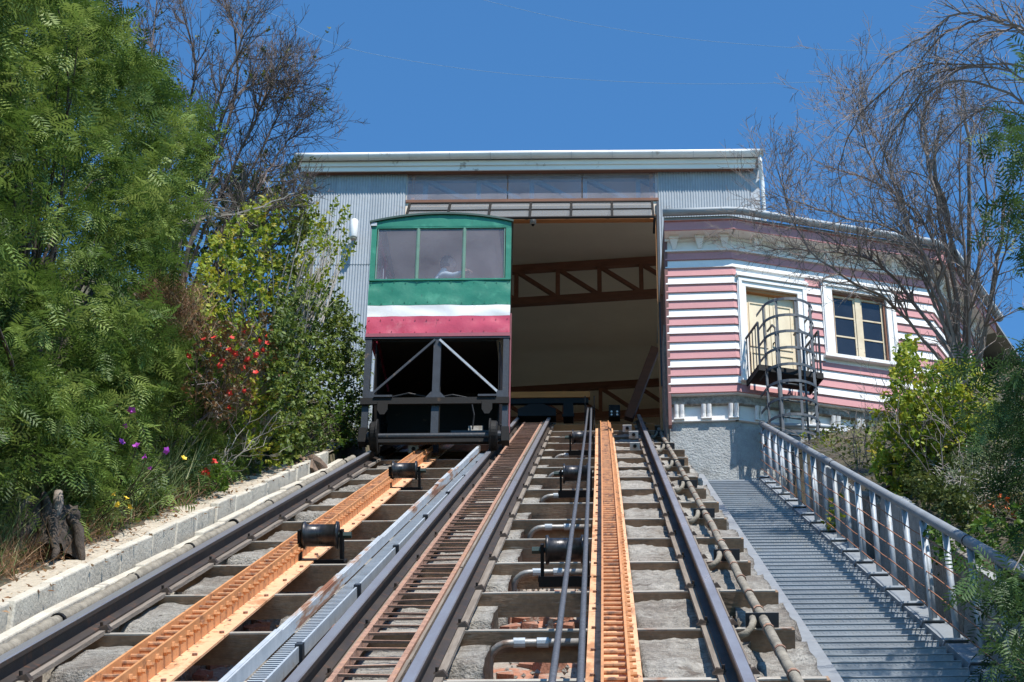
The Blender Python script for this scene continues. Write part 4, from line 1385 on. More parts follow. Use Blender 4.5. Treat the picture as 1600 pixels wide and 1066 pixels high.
# wall core with door and window openings (slabs around the openings on the long facet)
DU = (.20, 1.08, 16.12, 17.76); WU = (1.68, 2.62, 16.76, 17.94)
core = MB()
core.M = F1; core.box(0, L1, -.14, 0, 15.83, 18.68)
core.M = F2
for u0, u1, z0, z1 in ((0, L2, 17.94, 18.68), (0, L2, 15.83, 16.12), (0, DU[0], 16.12, 17.94), (DU[0], DU[1], 17.76, 17.94), (DU[1], WU[0], 16.12, 17.94), (WU[0], WU[1], 16.12, 16.76), (WU[1], L2, 16.12, 17.94)):
    core.box(u0, u1, -.14, 0, z0, z1)
core.M = F3; core.box(0, L3, -.14, 0, 15.83, 18.68)
core.M = ID
core.build('wall', M['wboard'], house)
b = MB(); b.box(1.075, 1.10, 26.32, FY - .05, 15.9, 18.75); b.build('side_wall', M['timber'], house)
b = MB(); b.box(1.035, 1.085, 26.27, 26.40, 15.3, 18.9); b.build('corner_board', mat('brown_corner_board', (.20, .09, .085), (.14, .07, .06), rough=.8, scale=5, stretch=(2, 2, .5)), house)
b = MB(); b.box(1.0, 1.05, 26.5, 27.4, 15.0, 17.2); b.build('side_plank', M['plank'], house)
b = MB(); plan_prism(b, [(1.3, 28.5), (1.3, 29.8), (6.5, 30.5), (6.0, 29.4)], 15.9, 18.4); b.build('room_back', M['timber'], house)

BH = .1505
for k in range(17):
    z0 = 15.85 + k * BH; z1 = z0 + BH - .004
    mt_ = M['pink'] if k % 2 == 0 else M['wboard']
    for fi, (Fm, L_) in enumerate(FACETS):
        spans = [(0.0, L_)]
        if fi == 1:
            cut = []
            if z1 > 16.06 and z0 < 18.0: cut.append((.06, 1.24))
            if z1 > 16.62 and z0 < 18.1: cut.append((1.5, 2.78))
            for c0, c1 in cut:
                ns = []
                for s0_, s1_ in spans:
                    if c0 > s0_: ns.append((s0_, min(c0, s1_)))
                    if c1 < s1_: ns.append((max(c1, s0_), s1_))
                spans = [q for q in ns if q[1] - q[0] > .02]
        for u0, u1 in spans:
            b = MB(Fm)
            e0 = .008 if u0 == 0 and fi else 0; 
            b.hexa([(u0 - e0, .001, z0), (u1, .001, z0), (u1, .034, z0), (u0 - e0, .034, z0), (u0 - e0, .001, z1), (u1, .001, z1), (u1, .006, z1), (u0 - e0, .006, z1)])
            b.build('siding_board', mt_, house)

# cornice
for fi, (Fm, L_) in enumerate(FACETS):
    x1 = L_ + (.0 if fi < 2 else 0)
    b = MB(Fm); b.box(-.004 * fi, x1, .001, .014, 18.445, 18.655); b.build('frieze_board', M['trim'], house)
    b = MB(Fm); b.box(-.01 * fi, x1, .001, .045, 18.412, 18.443); b.box(-.01 * fi, x1, .016, .05, 18.605, 18.652); b.build('moulding', M['trim'], house)
    b = MB(Fm); b.hexa([(-.0, .0, 18.656), (x1, .0, 18.656), (x1 + (.05 if fi < 2 else 0), .29, 18.656), (-.02 if fi else 0, .29, 18.656), (0, 0, 18.68), (x1, 0, 18.68), (x1 + (.05 if fi < 2 else 0), .29, 18.68), (-.02 if fi else 0, .29, 18.68)]); b.build('soffit', M['trim'], house)
    b = MB(Fm); b.box(-(0, .052, .125)[fi], x1 + (.052, .125, 0)[fi], .292, .315, 18.64, 18.80); b.build('pink_fascia', M['pink'], house)
    b = MB(Fm); q0, q1 = -(0, .05, .12)[fi], x1 + (.05, .12, 0)[fi]
    b.hexa([(q0, .25, 18.802), (q1, .25, 18.802), (q1, .345, 18.802), (q0, .345, 18.802), (q0, .25, 18.82), (q1, .25, 18.82), (q1, .345, 18.818), (q0, .345, 18.818)])
    b.build('lit_fascia_edge', mat('lit_pink_salmon', (.62, .27, .22), rough=.6), house)  # salmon strip above the fascia: sunlit pink put into its colour
    us = [.15, .56, .96] if fi == 0 else list(np.arange(.42, L_ - .1, .40))
    for u in us:
        b = MB(Fm)
        b.hexa([(u - .028, .015, 18.455), (u + .028, .015, 18.455), (u + .028, .05, 18.455), (u - .028, .05, 18.455), (u - .062, .015, 18.60), (u + .062, .015, 18.60), (u + .062, .13, 18.60), (u - .062, .13, 18.60)])
        b.box(u - .075, u + .075, .015, .15, 18.601, 18.655)
        b.box(u - .02, u + .02, .015, .04, 18.44, 18.454)
        b.build('eave_bracket', M['trim'], house)
gp_ = [F1 @ Vector((-.02, .40, 18.935)), F1 @ Vector((L1 * .5, .40, 18.937)), F1 @ Vector((L1 - .06, .40, 18.938)), F2 @ Vector((.06, .42, 18.936)), F2 @ Vector((1.2, .40, 18.93)), F2 @ Vector((L2 - .05, .40, 18.92)), F3 @ Vector((.1, .42, 18.918)), F3 @ Vector((L3, .40, 18.91))]
b = MB(); gutter_prof(b, gp_, .075); b.build('gutter', mat('dull_zinc_gutter', (.33, .36, .385), (.26, .285, .31), rough=.65, scale=4, spots=((.2, .19, .18), 5, .64, .06)), house, smooth=True)
b = MB(); plan_prism(b, [(q.x, q.y) for q in [F1 @ Vector((0, .33, 0)), F1 @ Vector((L1 - .03, .33, 0)), F2 @ Vector((L2, .33, 0)), F3 @ Vector((L3, .33, 0))]] + [(8.0, 31.5), (1.0, 30.0)], 18.83, 18.88); b.build('roof', M['house_roof'], house)

# door
cas = MB(F2)
cas.box(.06, .20, .0, .05, 16.06, 17.92); cas.box(1.08, 1.24, .0, .05, 16.06, 17.92); cas.box(.06, 1.24, .001, .052, 17.76, 17.92)
cas.box(.075, .13, .05, .075, 16.06, 17.90); cas.box(1.165, 1.22, .05, .075, 16.06, 17.90); cas.box(.075, 1.22, .051, .077, 17.845, 17.90)
cas.box(.04, 1.26, .0, .10, 17.922, 17.965); cas.box(.06, 1.24, .0, .08, 17.967, 17.995); cas.box(.04, .22, .0, .10, 16.03, 16.058)
dr = cas.build('door_frame', M['wboard'], house)
b = MB(F2); b.box(.201, 1.079, -.13, .0, 17.70, 17.758); b.box(.201, .222, -.13, 0, 16.1, 17.70); b.box(1.058, 1.079, -.13, 0, 16.1, 17.70); b.build('jamb_lining', M['pine'], dr)
b = MB(F2); b.box(.222, .63, -.115, -.08, 16.1, 17.70); b.box(.64, 1.058, -.115, -.08, 16.1, 17.70)
lf = b.build('door_leaf', M['door'], house)
for u0, u1 in ((.28, .58), (.70, 1.0)):
    for z0, z1 in ((16.2, 16.65), (16.75, 17.55)):
        b = MB(F2)
        for q in ((u0, u1, z0, z0 + .02), (u0, u1, z1 - .02, z1), (u0, u0 + .02, z0 + .02, z1 - .02), (u1 - .02, u1, z0 + .02, z1 - .02)):
            b.box(q[0], q[1], -.08, -.066, q[2], q[3])
        b.build('panel_moulding', M['door'], lf)
b = MB(F2); b.tube([(.67, -.08, 16.85), (.67, -.04, 16.85), (.74, -.04, 16.84)], .012, 8); b.build('handle', M['black'], lf)

# window
cas = MB(F2)
cas.box(1.50, 1.68, .0, .05, 16.72, 18.06); cas.box(2.62, 2.78, .0, .05, 16.72, 18.06); cas.box(1.5, 2.78, .001, .052, 17.94, 18.06)
cas.box(1.52, 1.57, .05, .075, 16.72, 18.04); cas.box(2.71, 2.76, .05, .075, 16.72, 18.04); cas.box(1.52, 2.76, .051, .077, 17.99, 18.04)
cas.box(1.48, 2.80, .0, .10, 18.062, 18.10); cas.box(1.47, 2.81, .0, .12, 16.66, 16.718)
win = cas.build('window', M['wboard'], house)
b = MB(F2); b.box(1.681, 1.715, -.13, 0, 16.73, 17.93); b.box(2.585, 2.619, -.13, 0, 16.73, 17.93); b.box(1.715, 2.585, -.13, 0, 17.895, 17.93); b.box(1.715, 2.585, -.13, .0, 16.73, 16.76); b.build('window_lining', M['timber'], win)
cream = mat('cream_sash_paint', (.66, .56, .40), (.56, .45, .30), rough=.7, spots=((.33, .22, .14), 8, .64, .06))
b = MB(F2); b.box(2.105, 2.195, -.10, -.03, 16.76, 17.895); b.build('centre_mullion', cream, win)
for c0, c1 in ((1.715, 2.105), (2.195, 2.585)):
    b = MB(F2)
    b.box(c0, c0 + .03, -.09, -.05, 16.76, 17.895); b.box(c1 - .03, c1, -.09, -.05, 16.76, 17.895); b.box(c0 + .03, c1 - .03, -.09, -.05, 16.76, 16.80); b.box(c0 + .03, c1 - .03, -.09, -.05, 17.86, 17.895)
    zz = [16.80, 17.15, 17.505, 17.86]
    for z in zz[1:3]: b.box(c0 + .03, c1 - .03, -.085, -.055, z - .013, z + .013)
    b.build('sash', cream, win)
    for z0, z1 in zip(zz, zz[1:]):
        b = MB(F2 @ Matrix.Rotation(0, 4, 'X')); b.box(c0 + .03, c1 - .03, -.074, -.068, z0 + .013, z1 - .013); b.build('pane', M['glass_house'], win)

# base: ledge, white band with scroll brackets, stucco wall below
for fi, (Fm, L_) in enumerate(FACETS):
    d0 = -.16
    b = MB(Fm); b.box(-.0, L_ + .0, d0 - .12, d0 + .10, 15.70, 15.828); b.build('ledge', M['concrete'], house)
    b = MB(Fm); b.box(-.0, L_ + .0, d0 - .12, d0 + .02, 15.455, 15.698); b.build('white_band', M['trim'], house)
    b = MB(Fm); b.box(.0, L_ + .0, d0 - .12, d0 + .05, 15.43, 15.453); b.build('band_moulding', M['wboard'], house)
    us = [.15, .57, .99] if fi == 0 else list(np.arange(.38, L_ - .1, .42))
    for u in us:
        b = MB(Fm)
        for du in (-.042, .042):
            b.tube([(u + du, d0 + .05, 15.53), (u + du, d0 + .075, 15.60), (u + du, d0 + .10, 15.69)], .038, 10)
            b.tube([(u + du, d0 + .045, 15.47), (u + du, d0 + .055, 15.54)], .04, 10)
        b.box(u - .08, u + .08, d0 + .02, d0 + .09, 15.455, 15.475)
        b.build('scroll_bracket', M['trim'], house, smooth=False)
    b = MB(Fm)
    b.box(0, L_, d0 - .4, d0 - .0, 12.2, 15.428); b.build('stucco_base', M['stucco'], house)
b = MB(F1); b.box(.0, .0 + .02, -2.2, -.17, 13.0, 15.82); b.build('base_return', M['concrete'], house)

# balcony and caged ladder in front of the door
bal = empty('balcony', F2 @ Vector((.6, .2, 16.0)), 'small black steel balcony outside the pale yellow door', 'balcony')
b = MB(F2); b.box(.12, 1.18, .08, .62, 15.985, 16.01); b.box(.12, 1.18, .60, .625, 15.93, 16.03); b.box(.12, .145, .08, .60, 15.93, 16.03); b.box(1.155, 1.18, .08, .60, 15.93, 16.03); b.build('platform', M['black'], bal)
b = MB(F2); b.tube([(.15, .08, 16.78), (.15, .60, 16.78)], .02, 8); b.build('side_handrail', M['frame'], bal)
b = MB(F2); b.tube([(1.15, .08, 16.78), (1.15, .60, 16.78)], .02, 8); b.build('side_handrail', M['frame'], bal)
for u in (.15, 1.15):
    for d in (.1, .22, .35, .48, .6):
        b = MB(F2); b.tube([(u, d, 16.01), (u, d, 16.77)], .009 if d < .6 else .018, 6); b.build('baluster', M['frame'], bal)
lad = empty('caged_ladder', F2 @ Vector((.64, .6, 15.0)), 'dark grey caged ladder climbing to the balcony door', 'ladder')
lu, ld, lr = .64, .62, .40
cage_m = mat('cage_grey_steel', (.075, .085, .095), (.05, .057, .063), rough=.5, metal=.2, scale=8)
zs = list(np.linspace(14.78, 17.06, 9))
for z in zs:
    b = MB(F2); pts = [(lu - lr, ld - .28, z)] + [(lu - lr * math.cos(t), ld + lr * .9 * math.sin(t), z + .0) for t in np.linspace(0, math.pi, 15)] + [(lu + lr, ld - .28, z)]
    for p, q in zip(pts, pts[1:]): b.bar(p, q, .008, .045)
    b.build('hoop', cage_m, lad)
for t in np.linspace(.0, math.pi, 5):
    b = MB(F2); b.box(lu - lr * math.cos(t) * .98 - .021, lu - lr * math.cos(t) * .98 + .021, ld + lr * .88 * math.sin(t) - .006, ld + lr * .88 * math.sin(t) + .0, 14.76, 17.10); b.build('strap', cage_m, lad)
for u in (lu - .22, lu + .22):
    b = MB(F2); b.tube([(u, ld + .02, 14.2), (u, ld + .02, 16.7), (u, ld - .1, 16.82), (u, ld - .3, 16.82)], .018, 8); b.build('stile', cage_m, lad, smooth=True)
for z in np.arange(14.3, 16.0, .29):
    b = MB(F2); b.tube([(lu - .22, ld + .02, z), (lu + .22, ld + .02, z)], .013, 6); b.build('rung', cage_m, lad)

# ================================================================== steel stairs
SN = -.70
stairs = empty('stairs', T(2, 8, -1), 'long grey steel stairs climbing along the right side', 'stairs')
b = MB()
b.hexa([(-.5, .0, -.137), (.5, .0, -.137), (.5, .006, -.137), (-.5, .006, -.137), (-.5, .0, 0), (.5, .0, 0), (.5, .006, 0), (-.5, .006, 0)]); b.box(-.5, .5, -.006, .24, 0.0005, .008)
# raised tear pattern on the front lip
for i in range(34):
    for j in range(3):
        x = -.48 + i * .029 + (j % 2) * .0145; z = -.10 + j * .04
        s_ = 1 if (i + j) % 2 else -1
        b.hexa([(x - .007, -.0025, z - .007 * s_), (x + .007, -.0025, z + .007 * s_), (x + .007, .0, z + .007 * s_ + .005), (x - .007, 0, z - .007 * s_ + .005),
                (x - .006, -.0025, z - .007 * s_ + .005), (x + .008, -.0025, z + .007 * s_ + .005), (x + .007, .0, z + .007 * s_ + .006), (x - .007, 0, z - .007 * s_ + .006)])
step_me = b.mesh('step', M['stair'])
STEP = .29
def stair_r(s): return 2.50 - .0085 * (s - 12)
k = 0
s = 8.0
while s < 29.6:
    xr = stair_r(s); w_ = xr - 1.50
    piece('step', step_me, T(1.50 + w_ / 2, s, SN + .02), stairs, (RNG.uniform(-.01, .01), 0, 0), (w_, 1, 1))
    s += STEP
b = MB(TM); b.box(1.36, 1.53, 7, 29.9, SN + .085, SN + .10); b.box(1.36, 1.375, 7, 29.9, SN - .2, SN + .085); b.build('left_stringer', mat('stringer_grey', (.25, .265, .28), (.20, .21, .225), rough=.6, scale=3, fine=.08, bump=.2, spots=((.32, .31, .29), 5, .62, .08)), stairs)
b = MB(TM)
b.hexa([(stair_r(7) + .02, 7, SN - .24), (stair_r(7) + .20, 7, SN - .24), (stair_r(29.9) + .2, 29.9, SN - .24), (stair_r(29.9) + .02, 29.9, SN - .24), (stair_r(7) + .02, 7, SN + .04), (stair_r(7) + .20, 7, SN + .04), (stair_r(29.9) + .2, 29.9, SN + .04), (stair_r(29.9) + .02, 29.9, SN + .04)])
b.build('right_stringer', M['stair'], stairs)
lp0 = T(1.4, 29.95, SN)
b = MB(); b.box(1.40, 2.6, lp0.y, lp0.y + .6, lp0.z - .04, lp0.z + .01); b.build('landing', M['stair'], stairs)

rail_e = empty('stair_railing', T(2.6, 8, SN), 'galvanised tube railing with rusty wires along the stairs', 'railing')
def rx(s): return stair_r(s) + .11
HR = .90
post_s = [12.6 + .955 * k for k in range(-5, 19)]
for i, s in enumerate(post_s):
    p = T(rx(s), s, SN + .04)
    b = MB(); b.tube([p, p + Vector((-.01, 0, HR - .02))], .026, 12); po = b.build('post', M['galv'], rail_e, smooth=True)
    b = MB(); b.box(p.x - .10, p.x + .08, p.y - .06, p.y + .06, p.z - .004, p.z + .012); b.build('base_plate', M['galv'], rail_e)
    if i % 4 == 0:
        b = MB(); b.tube([p + Vector((-.035, -.07, 0)), p + Vector((-.035, -.02, HR - .05))], .016, 8); b.build('brace_bar', M['galv'], rail_e, smooth=True)
b = MB(); b.tube([T(rx(s), s, SN + .04) + Vector((-.01, 0, HR + .01)) for s in (7.0, 12, 18, 24, 29.95)], .041, 14); hr = b.build('handrail', mat('dull_grey_handrail', (.26, .28, .30), (.20, .215, .23), rough=.6, scale=5, spots=((.32, .28, .24), 6, .64, .06)), rail_e, smooth=True)
for s in (13.6, 21.2, 27):
    b = MB(); p = T(rx(s), s, SN + .04) + Vector((-.01, 0, HR + .01)); b.tube([p, p + SV * .03], .044, 14); b.build('rail_joint', M['black'], hr)
for z in (.14, .29, .44, .59, .74):
    b = MB(); pts = []
    for s in post_s:
        pts.append(T(rx(s) - .038, s, SN + .04) + Vector((0, 0, z)))
        pts.append(T(rx(s) - .030, s + .47, SN + .04) + Vector((0, 0, z - RNG.uniform(0.005, .02))))
    b.tube(pts, .005, 5); b.build('wire', M['rust_wire'], rail_e)
pe = T(rx(29.95), 29.95, SN + .04)
b = MB(); b.tube([pe + Vector((-.01, 0, HR)), pe + Vector((1.28, .1, HR - .02))], .03, 10); b.build('return_handrail', M['galv'], rail_e, smooth=True)
for dx_ in (.02, 1.18, 1.28):
    b = MB(); b.tube([pe + Vector((dx_, .08, -.3)), pe + Vector((dx_, .08, HR - .02))], .028, 10); b.build('return_post', M['galv'], rail_e, smooth=True)

# retaining wall behind the railing
rw = empty('retaining_wall', T(3.0, 8, -1), 'low grey concrete retaining wall behind the stair railing', 'wall')
s = 7.0; i = 0
while s < 27.5:
    L_ = RNG.uniform(1.3, 1.9); t = -.22 + RNG.uniform(-.10, .12)
    b = MB(); nn_ = 8; vs = []
    for q in range(nn_ + 1):
        ss_ = s + .01 + (L_ - .02) * q / nn_
        for x, n in ((2.88, -1.0), (2.90, t), (3.06, t), (3.06, -1.0)):
            v = T(x, ss_, n); vs.append(v + mnoise.noise_vector(v * 3) * .03)
    fs = [(0, 1, 2, 3), tuple(nn_ * 4 + q for q in (3, 2, 1, 0))]
    for q in range(nn_):
        for r_ in range(4):
            fs.append((q * 4 + r_, (q + 1) * 4 + r_, (q + 1) * 4 + (r_ + 1) % 4, q * 4 + (r_ + 1) % 4))
    b.add(vs, fs); b.build('wall_slab', M['stucco'] if i % 3 else M['concrete'], rw)
    s += L_; i += 1
# small heap of old roof tiles behind the wall
tm_ = MB(); n_ = 8
vs = []
for y in (-.16, .16):
    for q in range(n_ + 1):
        t_ = math.pi * q / n_
        for r_ in (.075, .063): vs.append((math.cos(t_) * r_, y, math.sin(t_) * r_ * .8))
w_ = 2 * (n_ + 1)
fs = []
for q in range(n_):
    fs += [(2 * q, 2 * q + 2, w_ + 2 * q + 2, w_ + 2 * q), (2 * q + 1, w_ + 2 * q + 1, w_ + 2 * q + 3, 2 * q + 3), (2 * q, 2 * q + 1, 2 * q + 3, 2 * q + 2), (w_ + 2 * q, w_ + 2 * q + 2, w_ + 2 * q + 3, w_ + 2 * q + 1)]
tm_.add(vs, fs)
tile_me = tm_.mesh('roof_tile', mat('old_brown_tile', (.14, .10, .09), (.09, .07, .06), rough=.9, scale=8, bump=.5))
hp = gpt(3.4, 21.3)
heap = empty('tile_heap', hp, 'small heap of dark curved roof tiles under the yellow-green shrub', 'roof tiles')
for k in range(9):
    piece('roof_tile', tile_me, hp + Vector((-.22 + .15 * (k % 4) + RNG.uniform(-.03, .03), .12 * (k // 4), .04 + .06 * (k // 4) + RNG.uniform(0, .03))), heap, (RNG.uniform(-.2, .3), RNG.uniform(-.3, .3), RNG.uniform(-.5, .5)))

# ================================================================== vegetation
def poly_sample(poly, n, s0, s1, rng, xl=None):
    P = np.array(poly, float)
    lo, hi = P.min(0), P.max(0)
    out = []
    while len(out) < n:
        q = rng.uniform(lo, hi)
        ins = False; j = len(P) - 1
        for i in range(len(P)):
            if (P[i, 1] > q[1]) != (P[j, 1] > q[1]) and q[0] < (P[j, 0] - P[i, 0]) * (q[1] - P[i, 1]) / (P[j, 1] - P[i, 1]) + P[i, 0]: ins = not ins
            j = i
        if ins:
            if xl is None: s = rng.uniform(s0, s1)
            else: s = xl * FPX / (938.0 - q[0]) + rng.uniform(s0, s1)      # stay behind the vertical plane x = -xl, over the bank
            out.append(tuple(at_s(q[0], q[1], s)))
    return np.array(out)


def nrmz(a): return a / np.maximum(1e-9, np.linalg.norm(a, axis=1, keepdims=True))


def instance(tv, tq, org, d, up, size, tint):
    """place template (verts x along d, y sideways, z along up) at many spots"""
    d = nrmz(d); sd = nrmz(np.cross(up, d)); u = np.cross(d, sd)
    v = org[:, None, :] + size[:, None, None] * (tv[None, :, 0:1] * d[:, None, :] + tv[None, :, 1:2] * sd[:, None, :] + tv[None, :, 2:3] * u[:, None, :])
    n, m = len(org), len(tv)
    q = tq[None, :, :] + (np.arange(n) * m)[:, None, None]
    return v.reshape(-1, 3), q.reshape(-1, tq.shape[1]), np.repeat(tint, m)


def frond_template(pairs=6, wid=.40, lw=.062):
    v = []; q = []
    for i in range(pairs):
        t = .12 + .88 * i / (pairs - 1)
        w = wid * math.sin(math.pi * (.18 + .78 * (1 - t) * .9 + .02)) + .04
        z0 = -.22 * t * t
        for sd in (-1, 1):
            b = len(v)
            x1 = t + w * .55
            v += [(t, 0, z0), (lerp(t, x1, .5) - lw * .5, sd * (w * .5 - lw * .2), z0 + .02), (x1, sd * w, z0 - .10 * w), (lerp(t, x1, .5) + lw * .8, sd * (w * .5 + lw * .2) - sd * lw, z0 + .02)]
            q.append((b, b + 1, b + 2, b + 3) if sd > 0 else (b, b + 3, b + 2, b + 1))
    b = len(v); v += [(0, -.008, 0), (.5, -.008, -.05), (.5, .008, -.05), (0, .008, 0)]; q.append((b, b + 1, b + 2, b + 3))
    return np.array(v), np.array(q)


FT = frond_template()
LT = (np.array([(0, 0, 0), (.45, -.34, .05), (1.0, 0, -.10), (.45, .34, .05), (.5, 0, -.06)]), np.array([(0, 1, 4, 4), (1, 2, 4, 4), (2, 3, 4, 4), (3, 0, 4, 4)])[:, :3])
NT = (np.array([(0, 0, 0), (.4, -.09, .02), (1.0, 0, -.12), (.4, .09, .02)]), np.array([(0, 1, 2, 3)]))
BT = (np.array([(0, -.011, 0), (0, .011, 0), (.45, .009, .02), (.45, -.009, .02), (1, .001, -.16), (1, -.001, -.16)]), np.array([(0, 1, 2, 3), (3, 2, 4, 5)]))


def sprays(cl, ctr, per, L_, size, rng, out=.9, droop=.25, toward=(0.25, -.5, .1), temp=FT, spread=.8, tb=(.0, 1.0), up=(0, 0, 1), cw=.55):
    n = len(cl)
    a = nrmz(cl - np.array(ctr)) * out + np.array(toward) + rng.normal(0, .35, (n, 3))
    a[:, 2] -= droop * rng.random(n); a = nrmz(a)
    t = rng.random((n, per))
    base = rng.uniform(tb[0], tb[1], n)
    org = cl[:, None, :] + a[:, None, :] * (t[:, :, None] * L_) + rng.normal(0, L_ * .06, (n, per, 3)) - np.array([0, 0, 1]) * (t[:, :, None] ** 2 * L_ * droop)
    d = a[:, None, :] * .6 + rng.normal(0, spread, (n, per, 3)); d[:, :, 2] -= droop
    up_ = np.array(up)[None, None, :] + rng.normal(0, .45, (n, per, 3))
    sz = size * rng.uniform(.65, 1.2, (n, per))
    tn = np.clip(base[:, None] * cw + rng.random((n, per)) * (1 - cw), 0, 1)
    return instance(temp[0], temp[1], org.reshape(-1, 3), d.reshape(-1, 3), up_.reshape(-1, 3), sz.ravel(), tn.ravel())


def merge(parts):
    vs = []; qs = []; ts = []; o = 0
    for v, q, t in parts:
        vs.append(v); qs.append(q + o); ts.append(t); o += len(v)
    return np.concatenate(vs), np.concatenate(qs), np.concatenate(ts)


def stems_to(base, pts, rng, r0, r1, sag=.15, sides=5, k=5):
    b = MB()
    for p in pts:
        p = Vector(p); m = base.lerp(p, .5) + Vector(rng.normal(0, 1, 3)) * (p - base).length * .08 + Vector((0, 0, (p - base).length * sag))
        pl = []; rl = []
        for i in range(k + 1):
            t = i / k
            pl.append(base * (1 - t) ** 2 + m * 2 * t * (1 - t) + p * t * t + Vector(rng.normal(0, 1, 3)) * .015 * (1 if 0 < i < k else 0)); rl.append(lerp(r0, r1, t))
        b.tube(pl, rl, sides, False)
    return b


def plant(name, label, cat, base, crown, leafm, stems=None, barkm='bark', group=None, cname='crown', sname='trunk', triq=None):
    e = empty(name, base, label, cat, group)
    v, q, t = crown
    np_build(cname, v, q, leafm, e, t)
    if stems is not None and stems.v: stems.build(sname, M[barkm], e, smooth=True)
    return e


LM = {}
LM['acacia'] = leaf_mat('feathery_green', [(.034, .064, .013), (.070, .128, .022), (.128, .208, .038), (.20, .285, .062), (.30, .38, .10)], .32)
LM['acacia_pale'] = leaf_mat('feathery_grey_green', [(.035, .075, .022), (.07, .135, .04), (.12, .20, .06)], .3)
LM['yellow'] = leaf_mat('yellow_green_leaf', [(.05, .09, .012), (.12, .19, .018), (.23, .31, .028), (.40, .41, .04), (.42, .29, .05)], .35)
LM['olive'] = leaf_mat('olive_leaf', [(.030, .048, .012), (.065, .095, .020), (.13, .155, .035), (.22, .20, .055)], .25)
LM['leafy'] = leaf_mat('warm_green_leaf', [(.035, .06, .012), (.075, .12, .02), (.14, .20, .03), (.24, .26, .045)], .3)
LM['grey'] = leaf_mat('grey_green_leaf', [(.06, .085, .04), (.13, .17, .075), (.26, .30, .16)], .25)
LM['bronze'] = leaf_mat('bronze_leaf', [(.03, .035, .012), (.08, .06, .02), (.16, .07, .03), (.07, .11, .02)], .25)
LM['green'] = leaf_mat('mid_green_leaf', [(.02, .05, .010), (.05, .11, .016), (.11, .20, .025), (.20, .27, .05)], .3)
LM['dry'] = leaf_mat('dry_straw', [(.16, .075, .035), (.30, .16, .08), (.42, .27, .15)], .2)
LM['grass'] = leaf_mat('grass_blade', [(.045, .085, .02), (.10, .16, .045), (.24, .25, .11)], .25)

rng = np.random.default_rng(3)

# ---- ground cover of low leaves and litter on both banks
org = []
while len(org) < 26000:
    if rng.random() < .55: x = -4.05 - abs(rng.normal(0, 1.9)); s = rng.uniform(9, 33)
    else: x = rng.uniform(3.12, 6.5); s = rng.uniform(8, 31)
    if x > -11: org.append(tuple(gpt(x, s) + Vector((0, 0, rng.uniform(.0, .16)))))
org = np.array(org)
n = len(org)
g1 = instance(LT[0], LT[1], org, rng.normal(0, 1, (n, 3)) + np.array([0, 0, .3]), rng.normal(0, .5, (n, 3)) + np.array([0, -.3, 1]), rng.uniform(.03, .08, n), rng.random(n))
np_build('ground_cover', g1[0], g1[1], LM['olive'], tint=g1[2], kind='stuff', label='low leafy ground cover over both banks', cat='ground cover')

# ---- big feathery tree at the left
poly = [(-260, -220), (20, -220), (95, -30), (150, 50), (225, 125), (285, 200), (318, 275), (290, 335), (255, 385), (250, 450), (285, 540), (300, 610), (325, 690), (290, 750), (180, 740), (110, 690), (60, 640), (-260, 660)]
cl = poly_sample(poly, 1950, 0, 6.0, rng, 4.1)
cl2 = poly_sample([(-200, 540), (60, 560), (150, 620), (170, 760), (120, 790), (60, 740), (-200, 760)], 170, -.3, 1.2, rng, 4.1)
tb_ = gpt(-4.9, 16.2)
ctr = tuple(at_s(60, 430, 17.5))
cr = merge([sprays(cl, ctr, 15, .38, .175, rng, cw=.8), sprays(cl2, ctr, 12, .36, .165, rng, cw=.8)])
st = stems_to(tb_, [tuple(c) for c in cl[::22]], rng, .026, .004, .12, 5, 7)
trk = at_s(95, 560, 15.4)
st.tube([tb_ + Vector((0, 0, -.2)), tb_ + Vector((.1, .1, 1.0)), tb_ + Vector((.0, .5, 2.4)), Vector(ctr)], [.11, .09, .07, .03], 9)
plant('feathery_tree', 'big feathery green acacia tree filling the left edge', 'tree', tb_, cr, LM['acacia'], st, 'bark')

# ---- lower feathery growth between the tree and the path
poly = [(120, 560), (300, 540), (350, 620), (395, 680), (405, 725), (340, 755), (300, 775), (250, 800), (190, 825), (140, 800), (110, 700)]
cl = poly_sample(poly, 420, 0.0, 1.6, rng, 4.16)
bb = gpt(-4.4, 18.5)
cr = merge([sprays(cl, tuple(at_s(180, 720, 21)), 14, .28, .145, rng)])
plant('feathery_shrub', 'low feathery green shrub above the sandy path with purple flowers nearby', 'shrub', bb, cr, LM['acacia'], stems_to(bb, [tuple(c) for c in cl[::10]], rng, .02, .004))

# ---- bare tangled tree behind it
def grow(p, d, L_, r, lev, out, rg, wig=.16, up=.04, kids=(5, 7), ratio=.55, ang=(.35, .9), hang=0.0):
    nseg = max(4, int(L_ / .11)); nseg = min(nseg, 12)
    pts = [p.copy()]; st_ = L_ / nseg; q = p.copy(); dd = d.normalized()
    for i in range(nseg):
        dd = (dd + Vector((rg.gauss(0, wig), rg.gauss(0, wig), rg.gauss(0, wig))) + Vector((0, 0, up - hang * (i / nseg)))).normalized()
        q = q + dd * st_; pts.append(q.copy())
    out.append((pts, r, max(.0022, r * .35)))
    if lev > 0:
        for k in range(rg.randint(*kids)):
            i = rg.randint(max(1, nseg // 5), nseg)
            t = i / nseg
            dl = (pts[i] - pts[i - 1]).normalized()
            ax = dl.orthogonal(); ax.rotate(Matrix.Rotation(rg.uniform(0, 6.28), 3, dl))
            nd = dl.copy(); nd.rotate(Matrix.Rotation(rg.uniform(*ang), 3, ax))
            grow(pts[i], nd, L_ * ratio * rg.uniform(.6, 1.15) * (1.15 - .4 * t), max(.0028, r * (1 - .6 * t) * .55), lev - 1, out, rg, wig, up, kids, ratio, ang, hang)


